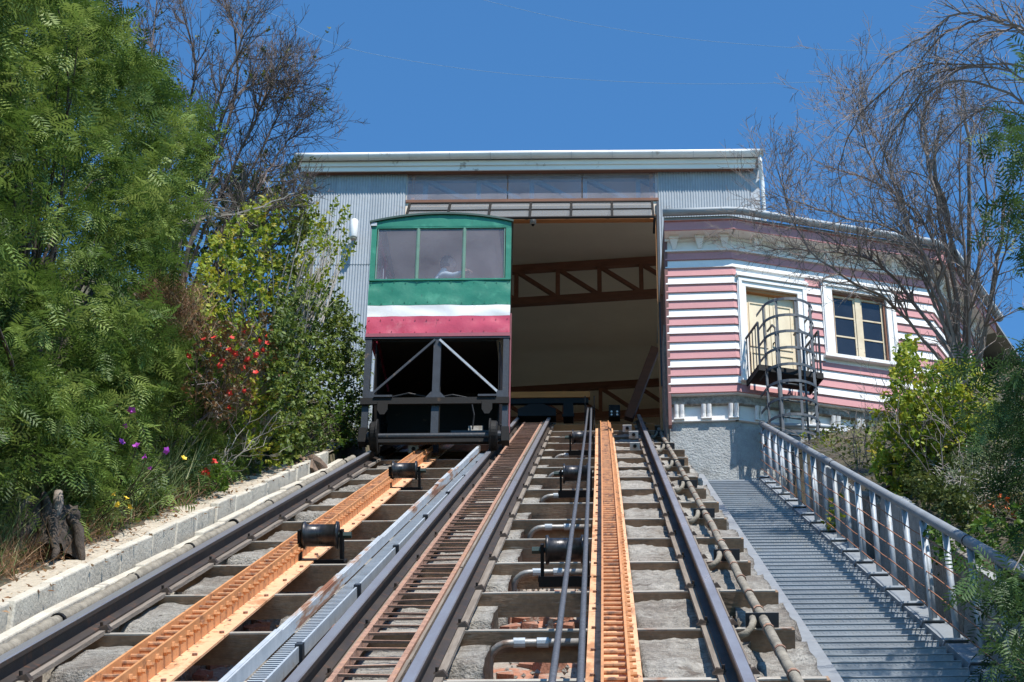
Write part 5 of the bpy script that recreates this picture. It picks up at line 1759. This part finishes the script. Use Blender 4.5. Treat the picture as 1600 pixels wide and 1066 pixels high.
def path_branches(paths, s_of, r0, out, rg, n_kids, kidL, lev=2, r1=.008, **kw):
    for path in paths:
        w_ = [at_s(X, Y, s_of(i, len(path), rg)) for i, (X, Y) in enumerate(path)]
        out_p = []
        for i in range(len(w_) - 1):
            for k in range(5):
                t = k / 5
                a_, b_, c_, d_ = w_[max(i - 1, 0)], w_[i], w_[i + 1], w_[min(i + 2, len(w_) - 1)]
                out_p.append(.5 * ((2 * b_) + (c_ - a_) * t + (2 * a_ - 5 * b_ + 4 * c_ - d_) * t * t + (3 * b_ - a_ - 3 * c_ + d_) * t ** 3) + Vector((rg.gauss(0, .012), rg.gauss(0, .012), rg.gauss(0, .012))))
        out_p.append(w_[-1])
        out.append((out_p, r0, r1))
        m = len(out_p)
        for k in range(n_kids):
            i = rg.randint(int(m * .22), m - 1)
            dl = (out_p[i] - out_p[i - 1]).normalized()
            ax = dl.orthogonal(); ax.rotate(Matrix.Rotation(rg.uniform(0, 6.28), 3, dl))
            nd = dl.copy(); nd.rotate(Matrix.Rotation(rg.uniform(.3, 1.0), 3, ax))
            grow(out_p[i], nd, kidL * rg.uniform(.5, 1.2), lerp(r0, r1, i / m) * .55, lev, out, rg, **kw)


def twig_mesh(out, thick=0.0, smax=6):
    b = MB()
    for pts, r0, r1 in out:
        m = len(pts) - 1
        b.tube(pts, [lerp(r0, r1, i / m) for i in range(m + 1)], 7 if r0 > .03 else (4 if r0 > .008 else 3), False)
    return b


rg = random.Random(21)
paths = [[(300, 480), (360, 330), (425, 200), (462, 120)], [(280, 450), (330, 280), (372, 120), (352, 0), (340, -70)], [(270, 430), (285, 250), (305, 100), (265, -40)],
         [(300, 450), (400, 300), (435, 240), (468, 200)], [(250, 420), (235, 200), (205, 60), (150, -70)], [(300, 480), (400, 345), (470, 300)],
         [(245, 410), (150, 150), (60, 20), (0, -70)], [(270, 440), (320, 220), (375, 60), (390, -40)], [(285, 440), (380, 230), (415, 150), (445, 90)],
         [(250, 400), (200, 180), (120, 0)], [(270, 420), (240, 120), (250, -60)], [(290, 430), (350, 180), (425, 125), (460, 150)]]
tw_ = []
path_branches(paths, lambda i, n_, g: 23.6 + .5 * i + g.uniform(-.5, .5), .026, tw_, rg, 58, .62, 2, .005, wig=.15, up=.09, kids=(3, 5))
tbase = gpt(-5.3, 23.2)
for path in paths: tw_.append(([tbase, tbase.lerp(at_s(*path[0], 23.6), .5) + Vector((.1, 0, .2)), at_s(*path[0], 23.6)], .05, .026))
bt = empty('bare_tree', tbase, 'tangled leafless tree with dark twigs against the sky at upper left', 'tree')
twig_mesh(tw_).build('branches', mat('dark_brown_twig', (.085, .065, .058), (.15, .115, .10), rough=.9, scale=3), bt)
tips = np.array([tuple(p[0][-1]) for p in tw_ if p[1] < .012])
sel = tips[rng.choice(len(tips), 170)]
sel = sel[sel[:, 2] < at_s(400, 40, 25).z]
lv = sprays(sel, tuple(tbase), 5, .10, .05, rng, temp=LT, spread=1.0, tb=(.2, 1))
np_build('leaves', lv[0], lv[1], LM['olive'], bt, lv[2])
# one long pale branch reaching right
tw_ = []
path_branches([[(200, 375), (260, 352), (340, 338), (400, 326), (460, 302)], [(240, 300), (300, 315), (360, 330)]], lambda i, n_, g: 21.5 + .3 * i, .028, tw_, rg, 10, .5, 1, .006, wig=.12, up=.05)
twig_mesh(tw_).build('dead_branch', M['twig_pale'], label='pale dead branch reaching right towards the hall roof', cat='branch')

# ---- olive bushes in the shade behind
poly = [(215, 300), (330, 280), (440, 255), (478, 290), (470, 400), (440, 520), (300, 560), (215, 470)]
cl = poly_sample(poly, 520, 25.0, 28.5, rng)
bb = gpt(-5.6, 26)
cr = sprays(cl, tuple(at_s(320, 430, 28)), 16, .30, .075, rng, temp=LT, spread=1.0, tb=(0, .8))
plant('olive_bush', 'dark olive bush behind the bare twigs left of the hall', 'bush', bb, cr, LM['olive'], stems_to(bb, [tuple(c) for c in cl[::9]], rng, .03, .004))

# ---- yellow-green shrub in front of the hall wall
poly = [(325, 380), (385, 335), (440, 310), (500, 345), (520, 400), (505, 470), (470, 520), (430, 560), (400, 610), (350, 620), (315, 540), (305, 440)]
cl = poly_sample(poly, 560, .2, 3.0, rng, 3.85)
shoots = poly_sample([(470, 320), (500, 310), (555, 335), (550, 380), (520, 480), (480, 470)], 46, 0, 1.0, rng, 3.5)
low = poly_sample([(385, 600), (450, 590), (455, 690), (425, 735), (385, 700)], 170, .0, .9, rng, 3.8)
bb = gpt(-4.2, 24)
cr = merge([sprays(cl, tuple(at_s(400, 600, 25)), 14, .24, .068, rng, temp=LT, spread=.8, droop=.1, tb=(.1, 1), up=(.35, -.55, .9)), sprays(shoots, tuple(at_s(430, 600, 25)), 11, .16, .062, rng, temp=LT, spread=.9, tb=(.2, .8), droop=.1), sprays(low, tuple(at_s(415, 760, 24)), 14, .22, .058, rng, temp=LT, spread=.8, tb=(.2, 1), up=(.35, -.55, .9))])
st = stems_to(bb, [tuple(c) for c in np.concatenate([cl[::7], shoots[::1]])], rng, .018, .003, .10)
plant('yellow_shrub', 'tall yellow-green shrub in front of the hall wall left of the car', 'shrub', bb, cr, LM['yellow'], st, 'twig_pale')

# ---- dark green bush beside the car
poly = [(435, 470), (500, 440), (545, 500), (566, 560), (562, 650), (548, 700), (500, 690), (450, 720), (420, 640), (415, 540)]
cl = poly_sample(poly, 900, 0, 2.2, rng, 3.62)
bb = gpt(-4.5, 25.4)
cr = sprays(cl, tuple(at_s(480, 640, 27)), 17, .24, .066, rng, temp=LT, spread=.9, tb=(0, 1), up=(.35, -.55, .9))
plant('green_bush', 'dense dark green bush touching the left side of the car', 'bush', bb, cr, LM['leafy'], stems_to(bb, [tuple(c) for c in cl[::9]], rng, .02, .004))
cl = poly_sample([(520, 640), (570, 630), (565, 700), (530, 710)], 40, 0, .6, rng, 3.45)
bb = gpt(-4.0, 25.6)
cr = sprays(cl, tuple(at_s(545, 700, 26)), 12, .18, .055, rng, temp=LT, spread=1.0, tb=(.3, 1))
plant('small_leafy_plant', 'small bright green leafy plant beside the left front wheel of the car', 'plant', bb, cr, LM['green'], stems_to(bb, [tuple(c) for c in cl[::2]], rng, .008, .003), cname='leaves', sname='stems')

# ---- flowers
def flower_mesh(name, col, r, petals=5):
    m_ = mat(name + '_petal', col, tuple(c * .8 for c in col), rough=.6, scale=20)
    b = MB()
    for k in range(petals):
        a0 = 2 * math.pi * k / petals
        da = math.pi / petals * .95
        b.add([(0, 0, 0), (math.cos(a0 - da) * r * .7, math.sin(a0 - da) * r * .7, r * .25), (math.cos(a0) * r, math.sin(a0) * r, r * .4), (math.cos(a0 + da) * r * .7, math.sin(a0 + da) * r * .7, r * .25)], [(0, 1, 2, 3)])
    b.tube([(0, 0, -r * .4), (0, 0, r * .15)], r * .22, 5)
    return b.mesh(name, m_)


FL = {'red': flower_mesh('red_flower', (.70, .035, .02), .036), 'purple': flower_mesh('purple_flower', (.42, .05, .46), .035), 'yellow': flower_mesh('yellow_flower', (.80, .55, .03), .036), 'orange': flower_mesh('orange_flower', (.75, .17, .04), .045)}


def add_flowers(e, kind, spots, rg, per=1, jit=.04):
    for p in spots:
        for k in range(per):
            q = Vector(p) + Vector((rg.gauss(0, jit), rg.gauss(0, jit), rg.gauss(0, jit)))
            piece('flower', FL[kind], q, e, (rg.uniform(.3, 1.3), rg.uniform(-.6, .6), rg.uniform(0, 6)), (rg.uniform(.7, 1.2),) * 3)


poly = [(300, 505), (420, 500), (432, 610), (340, 660), (292, 600)]
cl = poly_sample(poly, 190, 0, .5, rng, 3.75)
bb = gpt(-4.5, 22.2)
cr = sprays(cl, tuple(at_s(350, 640, 23)), 9, .2, .05, rng, temp=LT, spread=1.0)
e = plant('red_flowering_bush', 'bush with scattered red flowers and bronze leaves under the yellow shrub', 'bush', bb, cr, LM['bronze'], stems_to(bb, [tuple(c) for c in cl], rng, .010, .003), 'twig')
add_flowers(e, 'red', [at_s(X, Y, 3.72 * FPX / (938 - X)) for X, Y in ((352, 524), (381, 519), (425, 524), (349, 549), (361, 552), (374, 555), (388, 562), (392, 558), (397, 566), (400, 558), (391, 545), (412, 537), (418, 541), (337, 547), (331, 528), (322, 532), (359, 568), (303, 560), (395, 572), (376, 608), (355, 618), (357, 635), (362, 548), (405, 530), (385, 575), (345, 575))], rg, 1, .04)

# dead grey twigs in the middle of the bank
tw_ = []
for k in range(26):
    p = gpt(-4.15 - rg.random() * .8, rg.uniform(19.5, 25)); grow(p, Vector((rg.gauss(.25, .4), rg.gauss(-.2, .4), 1)), rg.uniform(.6, 1.3), .010, 2, tw_, rg, .18, .05, (3, 5))
twig_mesh(tw_).build('dead_twigs', M['twig_pale'], label='pale dead twigs tangled low on the left bank', cat='twigs', kind='stuff')

# grass and dry grass
def blades(pts, n_each, h, rng, spread=.12, lean=.35):
    org = np.repeat(np.array(pts), n_each, 0); n = len(org)
    org = org + np.c_[rng.normal(0, spread, n), rng.normal(0, spread, n), np.zeros(n)]
    d = np.c_[rng.normal(0, lean, n), rng.normal(0, lean, n), np.ones(n)]
    return instance(BT[0], BT[1], org, d, rng.normal(0, 1, (n, 3)), h * rng.uniform(.5, 1.25, n), rng.random(n))


g = merge([blades([tuple(gpt(rng.uniform(-5.1, -4.24), rng.uniform(13.5, 22))) for _ in range(85)], 42, .42, rng, .12, .5), blades([tuple(gpt(rng.uniform(-4.5, -4.2), rng.uniform(12.6, 15.6))) for _ in range(26)], 40, .25, rng, .1, .5),
           blades([tuple(at_s(X, Y, 4.18 * FPX / (938 - X))) for X, Y in [(rng.uniform(175, 300), rng.uniform(745, 800)) for _ in range(26)]], 60, .42, rng, .12, .5)])
np_build('grass', g[0], g[1], LM['grass'], tint=g[2], kind='stuff', label='tufts of green grass along the upper edge of the path', cat='grass')
g = merge([blades([tuple(gpt(-4.22 + rng.normal(0, .07), s_)) for s_ in rng.uniform(13.4, 16.6, 46)], 55, .22, rng, .09, .7), blades([tuple(gpt(-4.22 + rng.normal(0, .07), s_)) for s_ in rng.uniform(16.6, 21.5, 36)], 50, .24, rng, .09, .7),
           blades([tuple(at_s(rng.uniform(222, 300), rng.uniform(455, 530), 18.6)) for _ in range(34)], 55, .22, rng, .1, .7)])
np_build('dry_grass', g[0], g[1], LM['dry'], tint=g[2], kind='stuff', label='patches of dry rust-brown grass on the left bank', cat='grass')

# flowering weeds by the path
def weed(label, kind, spots, s_, base, leafm='green', per=1, leafn=20, size=.06):
    pts = [at_s(X, Y, s_) for X, Y in spots]
    cl = np.array([tuple(base.lerp(p, rg.uniform(.2, .9)) + Vector((rg.gauss(0, .05), rg.gauss(0, .05), rg.gauss(0, .05)))) for p in pts for _ in range(3)])
    cr = sprays(cl, tuple(base), max(3, leafn // 3), .14, size, rng, temp=NT, spread=1.0)
    e = plant('flowering_weed', label, 'wildflower', base, cr, LM[leafm], stems_to(base, [tuple(p) for p in pts], rng, .006, .003, .1, 4, 4), 'bark', cname='leaves', sname='stems')
    add_flowers(e, kind, pts, rg, per, .01)


weed('wildflower with small purple blooms above the sandy path', 'purple', [(193, 670), (193, 690), (214, 695), (230, 714), (260, 703), (234, 732), (204, 643)], 16.2, gpt(-4.25, 17.2), 'green', 1)
weed('wildflower with small yellow blooms beside the dry grass', 'yellow', [(182, 775), (185, 788), (196, 780), (200, 793), (133, 820), (285, 715)], 15.9, gpt(-4.2, 16.2), 'grass', 1)
weed('clump with a bright red bloom at the upper path edge', 'red', [(320, 736), (322, 741), (316, 738), (334, 720)], 19.6, gpt(-4.2, 20.0), 'green', 2, 40, .09)
cl = poly_sample([(320, 735), (345, 725), (365, 745), (350, 765), (325, 765)], 30, 19.8, 20.6, rng)
bb = gpt(-4.0, 20.3)
plant('small_leafy_plant', 'low rounded green plant at the path edge beside the red bloom', 'plant', bb, sprays(cl, tuple(bb), 12, .13, .06, rng, temp=LT, spread=1.0, tb=(.3, 1)), LM['green'], stems_to(bb, [tuple(c) for c in cl[::2]], rng, .006, .003), cname='leaves', sname='stems')

M['rockm_wood'] = mat('knotted_wood', (.24, .16, .11), (.12, .085, .06), rough=.9, scale=6, stretch=(1, 1, 3), bump=1.2, bscale=18)
# ---- stump with roots at the left of the path
sb = at_s(66, 856, 14.75)
stump = empty('tree_stump', sb, 'gnarled dark tree stump with knotted roots beside the path', 'stump')
b = MB(); vs = []; n_ = 28; m_ = 12
for j in range(m_ + 1):
    t = j / m_
    for i in range(n_):
        a = 2 * math.pi * i / n_
        r = .26 * (1 - .55 * t) * (1 + .22 * math.sin(a * 5 + t * 2) * (1 - t * .4)) + .05 * mnoise.noise(Vector((math.cos(a) * 3, math.sin(a) * 3, t * 5)))
        vs.append(sb + Vector((math.cos(a) * r + .08 * t, math.sin(a) * r + .05 * t, -.08 + .42 * t)) + mnoise.noise_vector(Vector((a * 3, t * 9, 4))) * .02)
fs = [(j * n_ + i, j * n_ + (i + 1) % n_, (j + 1) * n_ + (i + 1) % n_, (j + 1) * n_ + i) for j in range(m_) for i in range(n_)] + [tuple(m_ * n_ + i for i in range(n_))]
b.add(vs, fs); b.build('stump_body', M['bark'], stump, smooth=True)
for k in range(13):
    a = rg.uniform(2.6, 6.4); L_ = rg.uniform(.10, .24)
    p = sb + Vector((math.cos(a) * .16, math.sin(a) * .16, rg.uniform(.12, .42)))
    pl = [p]
    for i in range(5): p = p + Vector((math.cos(a) * L_ * .2 + rg.gauss(0, .02), math.sin(a) * L_ * .2 + rg.gauss(0, .02), -.095 + rg.gauss(0, .02))); pl.append(p)
    b = MB(); b.tube(pl, [.03, .04, .042, .036, .03, .016], 7); b.build('root', M['bark_pale'] if k % 3 == 0 else M['bark'], stump, smooth=True)
for k, (X, Y, r) in enumerate(((8, 848, .15), (38, 852, .13), (-25, 860, .17), (22, 822, .11))):
    c = at_s(X, Y - 4, 14.85); b = MB(); vs = []; n_ = 14; m_ = 9
    for j in range(m_ + 1):
        ph = math.pi * j / m_
        for i in range(n_):
            th = 2 * math.pi * i / n_; d = Vector((math.sin(ph) * math.cos(th), math.sin(ph) * math.sin(th), math.cos(ph)))
            vs.append(c + d * r * (1 + .4 * mnoise.noise(d * 2 + Vector((k * 3, 0, 0))) + .15 * mnoise.noise(Vector((d.x * 9, d.y * 9, d.z * 3)))))
    b.add(vs, [(j * n_ + i, (j + 1) * n_ + i, (j + 1) * n_ + (i + 1) % n_, j * n_ + (i + 1) % n_) for j in range(m_) for i in range(n_)])
    b.build('burl', M['bark'] if k % 2 else M['rockm_wood'], stump, smooth=True)
b = MB(); q0 = at_s(92, 760, 16.3); b.tube([q0 + Vector((0, 0, -.6)), q0, at_s(95, 700, 16.3), at_s(92, 665, 16.3)], [.075, .065, .055, .045], 10)
b.build('broken_trunk', M['bark'], label='dark broken trunk standing behind the knotted stump', cat='trunk', smooth=True)

# ---- earth bank with rocks below the green bush
def rock(label, p, sx, sy, sz, seed, mtl='earth'):
    b = MB(); vs = []; n_ = 18; m_ = 10
    for j in range(m_ + 1):
        ph = math.pi * j / m_
        for i in range(n_):
            th = 2 * math.pi * i / n_
            d = Vector((math.sin(ph) * math.cos(th), math.sin(ph) * math.sin(th), math.cos(ph)))
            r = 1 + .35 * mnoise.noise(d * 1.4 + Vector((seed, 0, 0))) + .16 * mnoise.noise(d * 4 + Vector((0, seed, 0)))
            vs.append(p + Vector((d.x * sx * r, d.y * sy * r, d.z * sz * r)))
    fs = [(j * n_ + i, (j + 1) * n_ + i, (j + 1) * n_ + (i + 1) % n_, j * n_ + (i + 1) % n_) for j in range(m_) for i in range(n_)]
    b.add(vs, fs); b.build('rock', M[mtl], label=label, cat='rock', group='rocks at the foot of the bank')


M['rockm'] = mat('brown_rock', (.23, .15, .10), (.13, .09, .065), rough=.95, scale=5, fine=.3, bump=1.8, bscale=14)
rock('brown earthy rock face between the shrub and the left rail', at_s(478, 756, 25.0), .34, .7, .26, 3.3, 'rockm')

# ================================================================== right-hand side
rg = random.Random(77)
# bare tree in front of the house
R1 = [[(1500, 660), (1482, 540), (1450, 430), (1420, 330), (1352, 235), (1345, 110)], [(1505, 620), (1512, 450), (1500, 300), (1506, 130)],
      [(1500, 580), (1455, 420), (1400, 360), (1300, 335), (1205, 300)], [(1490, 590), (1400, 480), (1310, 430), (1245, 360), (1215, 265)],
      [(1500, 500), (1462, 310), (1440, 200), (1458, 150)], [(1510, 620), (1560, 430), (1600, 260)], [(1495, 560), (1430, 400), (1385, 250), (1330, 150)],
      [(1495, 560), (1470, 400), (1395, 300), (1290, 260)], [(1500, 560), (1540, 350), (1530, 200)], [(1490, 560), (1380, 420), (1290, 395), (1175, 385)]]
tw_ = []
path_branches(R1, lambda i, n_, g: 24.6 + g.uniform(-.5, .5), .028, tw_, rg, 46, .72, 2, .005, wig=.17, up=.07, kids=(3, 5))
p0_ = at_s(1500, 660, 24.6); p0_.z = gpt(p0_.x, 24.6).z - .1
tw_.append(([p0_, at_s(1503, 720, 24.6), at_s(1500, 640, 24.6), at_s(1492, 560, 24.7), at_s(1480, 480, 24.8)], .12, .05))
tw_.append(([at_s(1500, 640, 24.6), at_s(1510, 540, 24.6), at_s(1512, 440, 24.7)], .075, .04))
e = empty('bare_tree', p0_, 'bare dark tree with dense twigs in front of the pink house', 'tree')
twig_mesh(tw_).build('branches', M['twig'], e)
# pale pruned stems of the same clump
tw_ = []
path_branches([[(1500, 560), (1480, 330), (1450, 260), (1445, 150)], [(1510, 540), (1515, 300), (1505, 140)], [(1500, 430), (1462, 270), (1470, 190)], [(1520, 620), (1560, 400), (1568, 310)]], lambda i, n_, g: 25.6, .034, tw_, rg, 5, .4, 1, .018, wig=.12, up=.1)
twig_mesh(tw_).build('pale_stems', M['bark_pale'], e)
# weeping branches from a tree beyond the right edge
R2_ = [[(1700, 190), (1620, 112), (1500, 100), (1425, 108), (1345, 180), (1312, 260), (1330, 330)], [(1700, 110), (1590, 45), (1500, 22), (1440, 60), (1375, 105), (1330, 180)],
       [(1700, 160), (1600, 50), (1540, 30), (1470, 60), (1410, 150), (1380, 230)], [(1700, 200), (1600, 120), (1480, 110), (1420, 180), (1385, 300)],
       [(1700, 260), (1600, 160), (1480, 130), (1400, 200), (1375, 300), (1390, 380)], [(1700, 140), (1620, 60), (1560, 45), (1500, 90), (1450, 180)], [(1700, 300), (1620, 200), (1540, 170), (1470, 230), (1440, 330)]]
tw_ = []
path_branches(R2_, lambda i, n_, g: 21.8 + .25 * i, .022, tw_, rg, 34, .62, 1, .004, wig=.13, up=-.05, kids=(3, 6), hang=.10)
wb = gpt(6.6, 21.0); top = at_s(1720, 200, 21.8)
for path in R2_: tw_.append(([wb, wb.lerp(top, .5) + Vector((.1, 0, 0)), top, at_s(*path[0], 21.8)], .09, .022))
e = empty('weeping_tree', wb, 'weeping bare tree whose arched twigs enter from the right edge', 'tree')
twig_mesh(tw_).build('branches', M['twig'], e)

# yellow-green shrub behind the railing
poly = [(1370, 660), (1395, 585), (1412, 525), (1440, 580), (1500, 575), (1545, 610), (1550, 680), (1510, 720), (1480, 780), (1400, 790), (1362, 730)]
cl = poly_sample(poly, 680, 20.6, 22.6, rng)
bb = gpt(3.75, 22.2)
cr = sprays(cl, tuple(at_s(1440, 800, 23.5)), 14, .22, .066, rng, temp=LT, spread=.8, droop=.1, tb=(.1, 1), up=(.35, -.55, .9))
plant('yellow_shrub', 'yellow-green shrub behind the stair railing under the bare tree', 'shrub', bb, cr, LM['yellow'], stems_to(bb, [tuple(c) for c in cl[::6]], rng, .016, .003), 'twig_pale')
cl = poly_sample([(1255, 680), (1290, 672), (1292, 720), (1262, 730)], 8, 27.5, 28.2, rng)
cl = np.concatenate([cl, poly_sample([(1280, 790), (1310, 770), (1312, 830), (1285, 830)], 12, 22, 22.6, rng)])
bb = gpt(3.1, 24)
plant('small_leafy_plant', 'small yellow-green leaves poking through the stair railing', 'plant', bb, sprays(cl, tuple(bb), 9, .16, .06, rng, temp=LT, spread=.9), LM['yellow'], stems_to(bb, [tuple(c) for c in cl[::2]], rng, .006, .002), cname='leaves', sname='stems')

# low scrub covering the bank between the railing wall and the shrubs
poly = [(1300, 730), (1370, 700), (1460, 770), (1520, 850), (1560, 930), (1500, 940), (1400, 830), (1330, 770)]
cl = poly_sample(poly, 330, 17.5, 22.0, rng)
cl = np.array([tuple(gpt(max(3.2, p[0]), p[1] / math.cos(AL)) + Vector((0, 0, rng.uniform(.05, .35)))) for p in cl])
bb = gpt(3.6, 19.5)
plant('low_scrub', 'low dull green scrub behind the low wall beside the railing', 'scrub', bb, sprays(cl, tuple(bb), 16, .2, .05, rng, temp=LT, spread=1.0, tb=(0, .8)), LM['olive'], stems_to(bb, [tuple(c) for c in cl[::5]], rng, .008, .002), 'twig_pale')
tw_ = []
for k in range(40):
    p = gpt(rg.uniform(3.15, 4.6), rg.uniform(19.5, 28)); grow(p, Vector((rg.gauss(-.1, .4), rg.gauss(-.2, .4), 1)), rg.uniform(.5, 1.2), .009, 2, tw_, rg, .18, .04, (3, 5))
twig_mesh(tw_).build('dead_twigs', M['twig'], label='thin bare brushwood on the right bank below the house', cat='twigs', kind='stuff')

# grey-green bush and orange flowers
poly = [(1465, 740), (1520, 700), (1570, 660), (1640, 650), (1660, 800), (1600, 850), (1500, 860), (1475, 800)]
cl = poly_sample(poly, 480, 18.0, 20.5, rng)
bb = gpt(3.9, 19.2)
plant('grey_green_bush', 'grey-green fine-leaved bush right of the yellow shrub', 'bush', bb, sprays(cl, tuple(at_s(1550, 820, 20.5)), 18, .26, .055, rng, temp=NT, spread=1.0), LM['grey'], stems_to(bb, [tuple(c) for c in cl[::5]], rng, .010, .003), 'twig_pale')
pts = [(1560, 778), (1568, 785), (1574, 779), (1580, 790), (1556, 792), (1586, 800), (1550, 800), (1566, 808), (1592, 786)]
bb = gpt(3.75, 17.8)
cl = poly_sample([(1535, 780), (1600, 770), (1600, 850), (1540, 850)], 30, 17.2, 17.9, rng)
e = plant('orange_flowering_plant', 'bronze-leaved plant with orange flowers near the right edge', 'plant', bb, sprays(cl, tuple(bb), 10, .14, .05, rng, temp=LT, spread=1.0), LM['bronze'], stems_to(bb, [tuple(c) for c in cl], rng, .006, .002), cname='leaves', sname='stems')
add_flowers(e, 'orange', [at_s(X, Y, 17.2) for X, Y in pts[:6]], rg, 1, .02)

# dark leafy filler under the railing and low growth
poly = [(1440, 830), (1520, 820), (1600, 800), (1680, 880), (1680, 1080), (1570, 1030), (1500, 940)]
cl = poly_sample(poly, 300, 15.5, 18.0, rng)
bb = gpt(3.6, 16.5)
plant('green_bush', 'dark green bush behind the railing at the lower right', 'bush', bb, sprays(cl, tuple(at_s(1600, 950, 18)), 14, .22, .06, rng, temp=LT, spread=1.0, tb=(0, .8)), LM['green'], stems_to(bb, [tuple(c) for c in cl[::6]], rng, .012, .003))

# feathery tree at the right edge
cl = np.concatenate([poly_sample([(1545, 930), (1600, 860), (1800, 820), (1800, 1160), (1600, 1160), (1560, 1050)], 90, 11.2, 13.2, rng),
                     poly_sample([(1545, 600), (1600, 520), (1800, 480), (1800, 760), (1610, 720), (1570, 660)], 80, 12.5, 14.5, rng),
                     poly_sample([(1600, 130), (1800, 100), (1800, 480), (1610, 440), (1560, 330)], 36, 12.5, 14.5, rng),
                     poly_sample([(1620, 700), (1800, 700), (1800, 900), (1640, 880)], 40, 12.5, 14.5, rng)])
bb = gpt(3.75, 13.2)
ctr = tuple(at_s(1850, 620, 14))
cr = sprays(cl, ctr, 17, .36, .15, rng, out=.9, toward=(-.25, -.3, .05))
st = stems_to(at_s(1850, 700, 13.8), [tuple(c) for c in cl[::3]], rng, .022, .004)
st.tube([bb, bb.lerp(at_s(1850, 700, 13.8), .5) + Vector((.15, 0, 0)), at_s(1850, 700, 13.8), at_s(1850, 300, 13.8)], [.10, .08, .06, .03], 8)
plant('feathery_tree', 'feathery acacia tree whose fronds hang in from the right edge', 'tree', bb, cr, LM['acacia_pale'], st, 'bark_pale')

# ================================================================== litter
rl = np.random.default_rng(40)
n = 900
lx = np.where(rl.random(n) < .6, rl.uniform(-4.1, -3.55, n), rl.uniform(-3.4, 1.3, n)); ls = rl.uniform(10, 25, n)
org = np.array([tuple(T(float(a), float(s_), .012 if a < -3.55 else -.44)) for a, s_ in zip(lx, ls)])
lit = instance(LT[0], LT[1], org, rl.normal(0, 1, (n, 3)) * np.array([1, 1, .2]), rl.normal(0, .25, (n, 3)) + np.array([0, -.5, .87]), rl.uniform(.02, .055, n), rl.random(n))
np_build('fallen_leaves', lit[0], lit[1], LM['dry'], tint=lit[2], kind='stuff', label='dry fallen leaves scattered on the path and trackbed', cat='litter')
b = MB(TM); rr = random.Random(31)
for k in range(2600):
    x = rr.uniform(-3.3, 1.2); s_ = rr.uniform(9, 24)
    r = rr.uniform(.008, .03)
    c = Vector((x, s_, -.505 + r * .3)); a = rr.uniform(0, 6.28)
    p = [c + Vector((math.cos(a + q * 1.57) * r * rr.uniform(.7, 1.2), math.sin(a + q * 1.57) * r * rr.uniform(.7, 1.2), rr.uniform(-.2, .2) * r)) for q in range(4)]
    t_, u_ = c + Vector((0, 0, r * .8)), c - Vector((0, 0, r))
    b.add(p + [t_, u_], [(0, 1, 4), (1, 2, 4), (2, 3, 4), (3, 0, 4), (1, 0, 5), (2, 1, 5), (3, 2, 5), (0, 3, 5)])
b.build('gravel', M['concrete'], kind='stuff', label='loose gravel between the sleepers', cat='gravel')
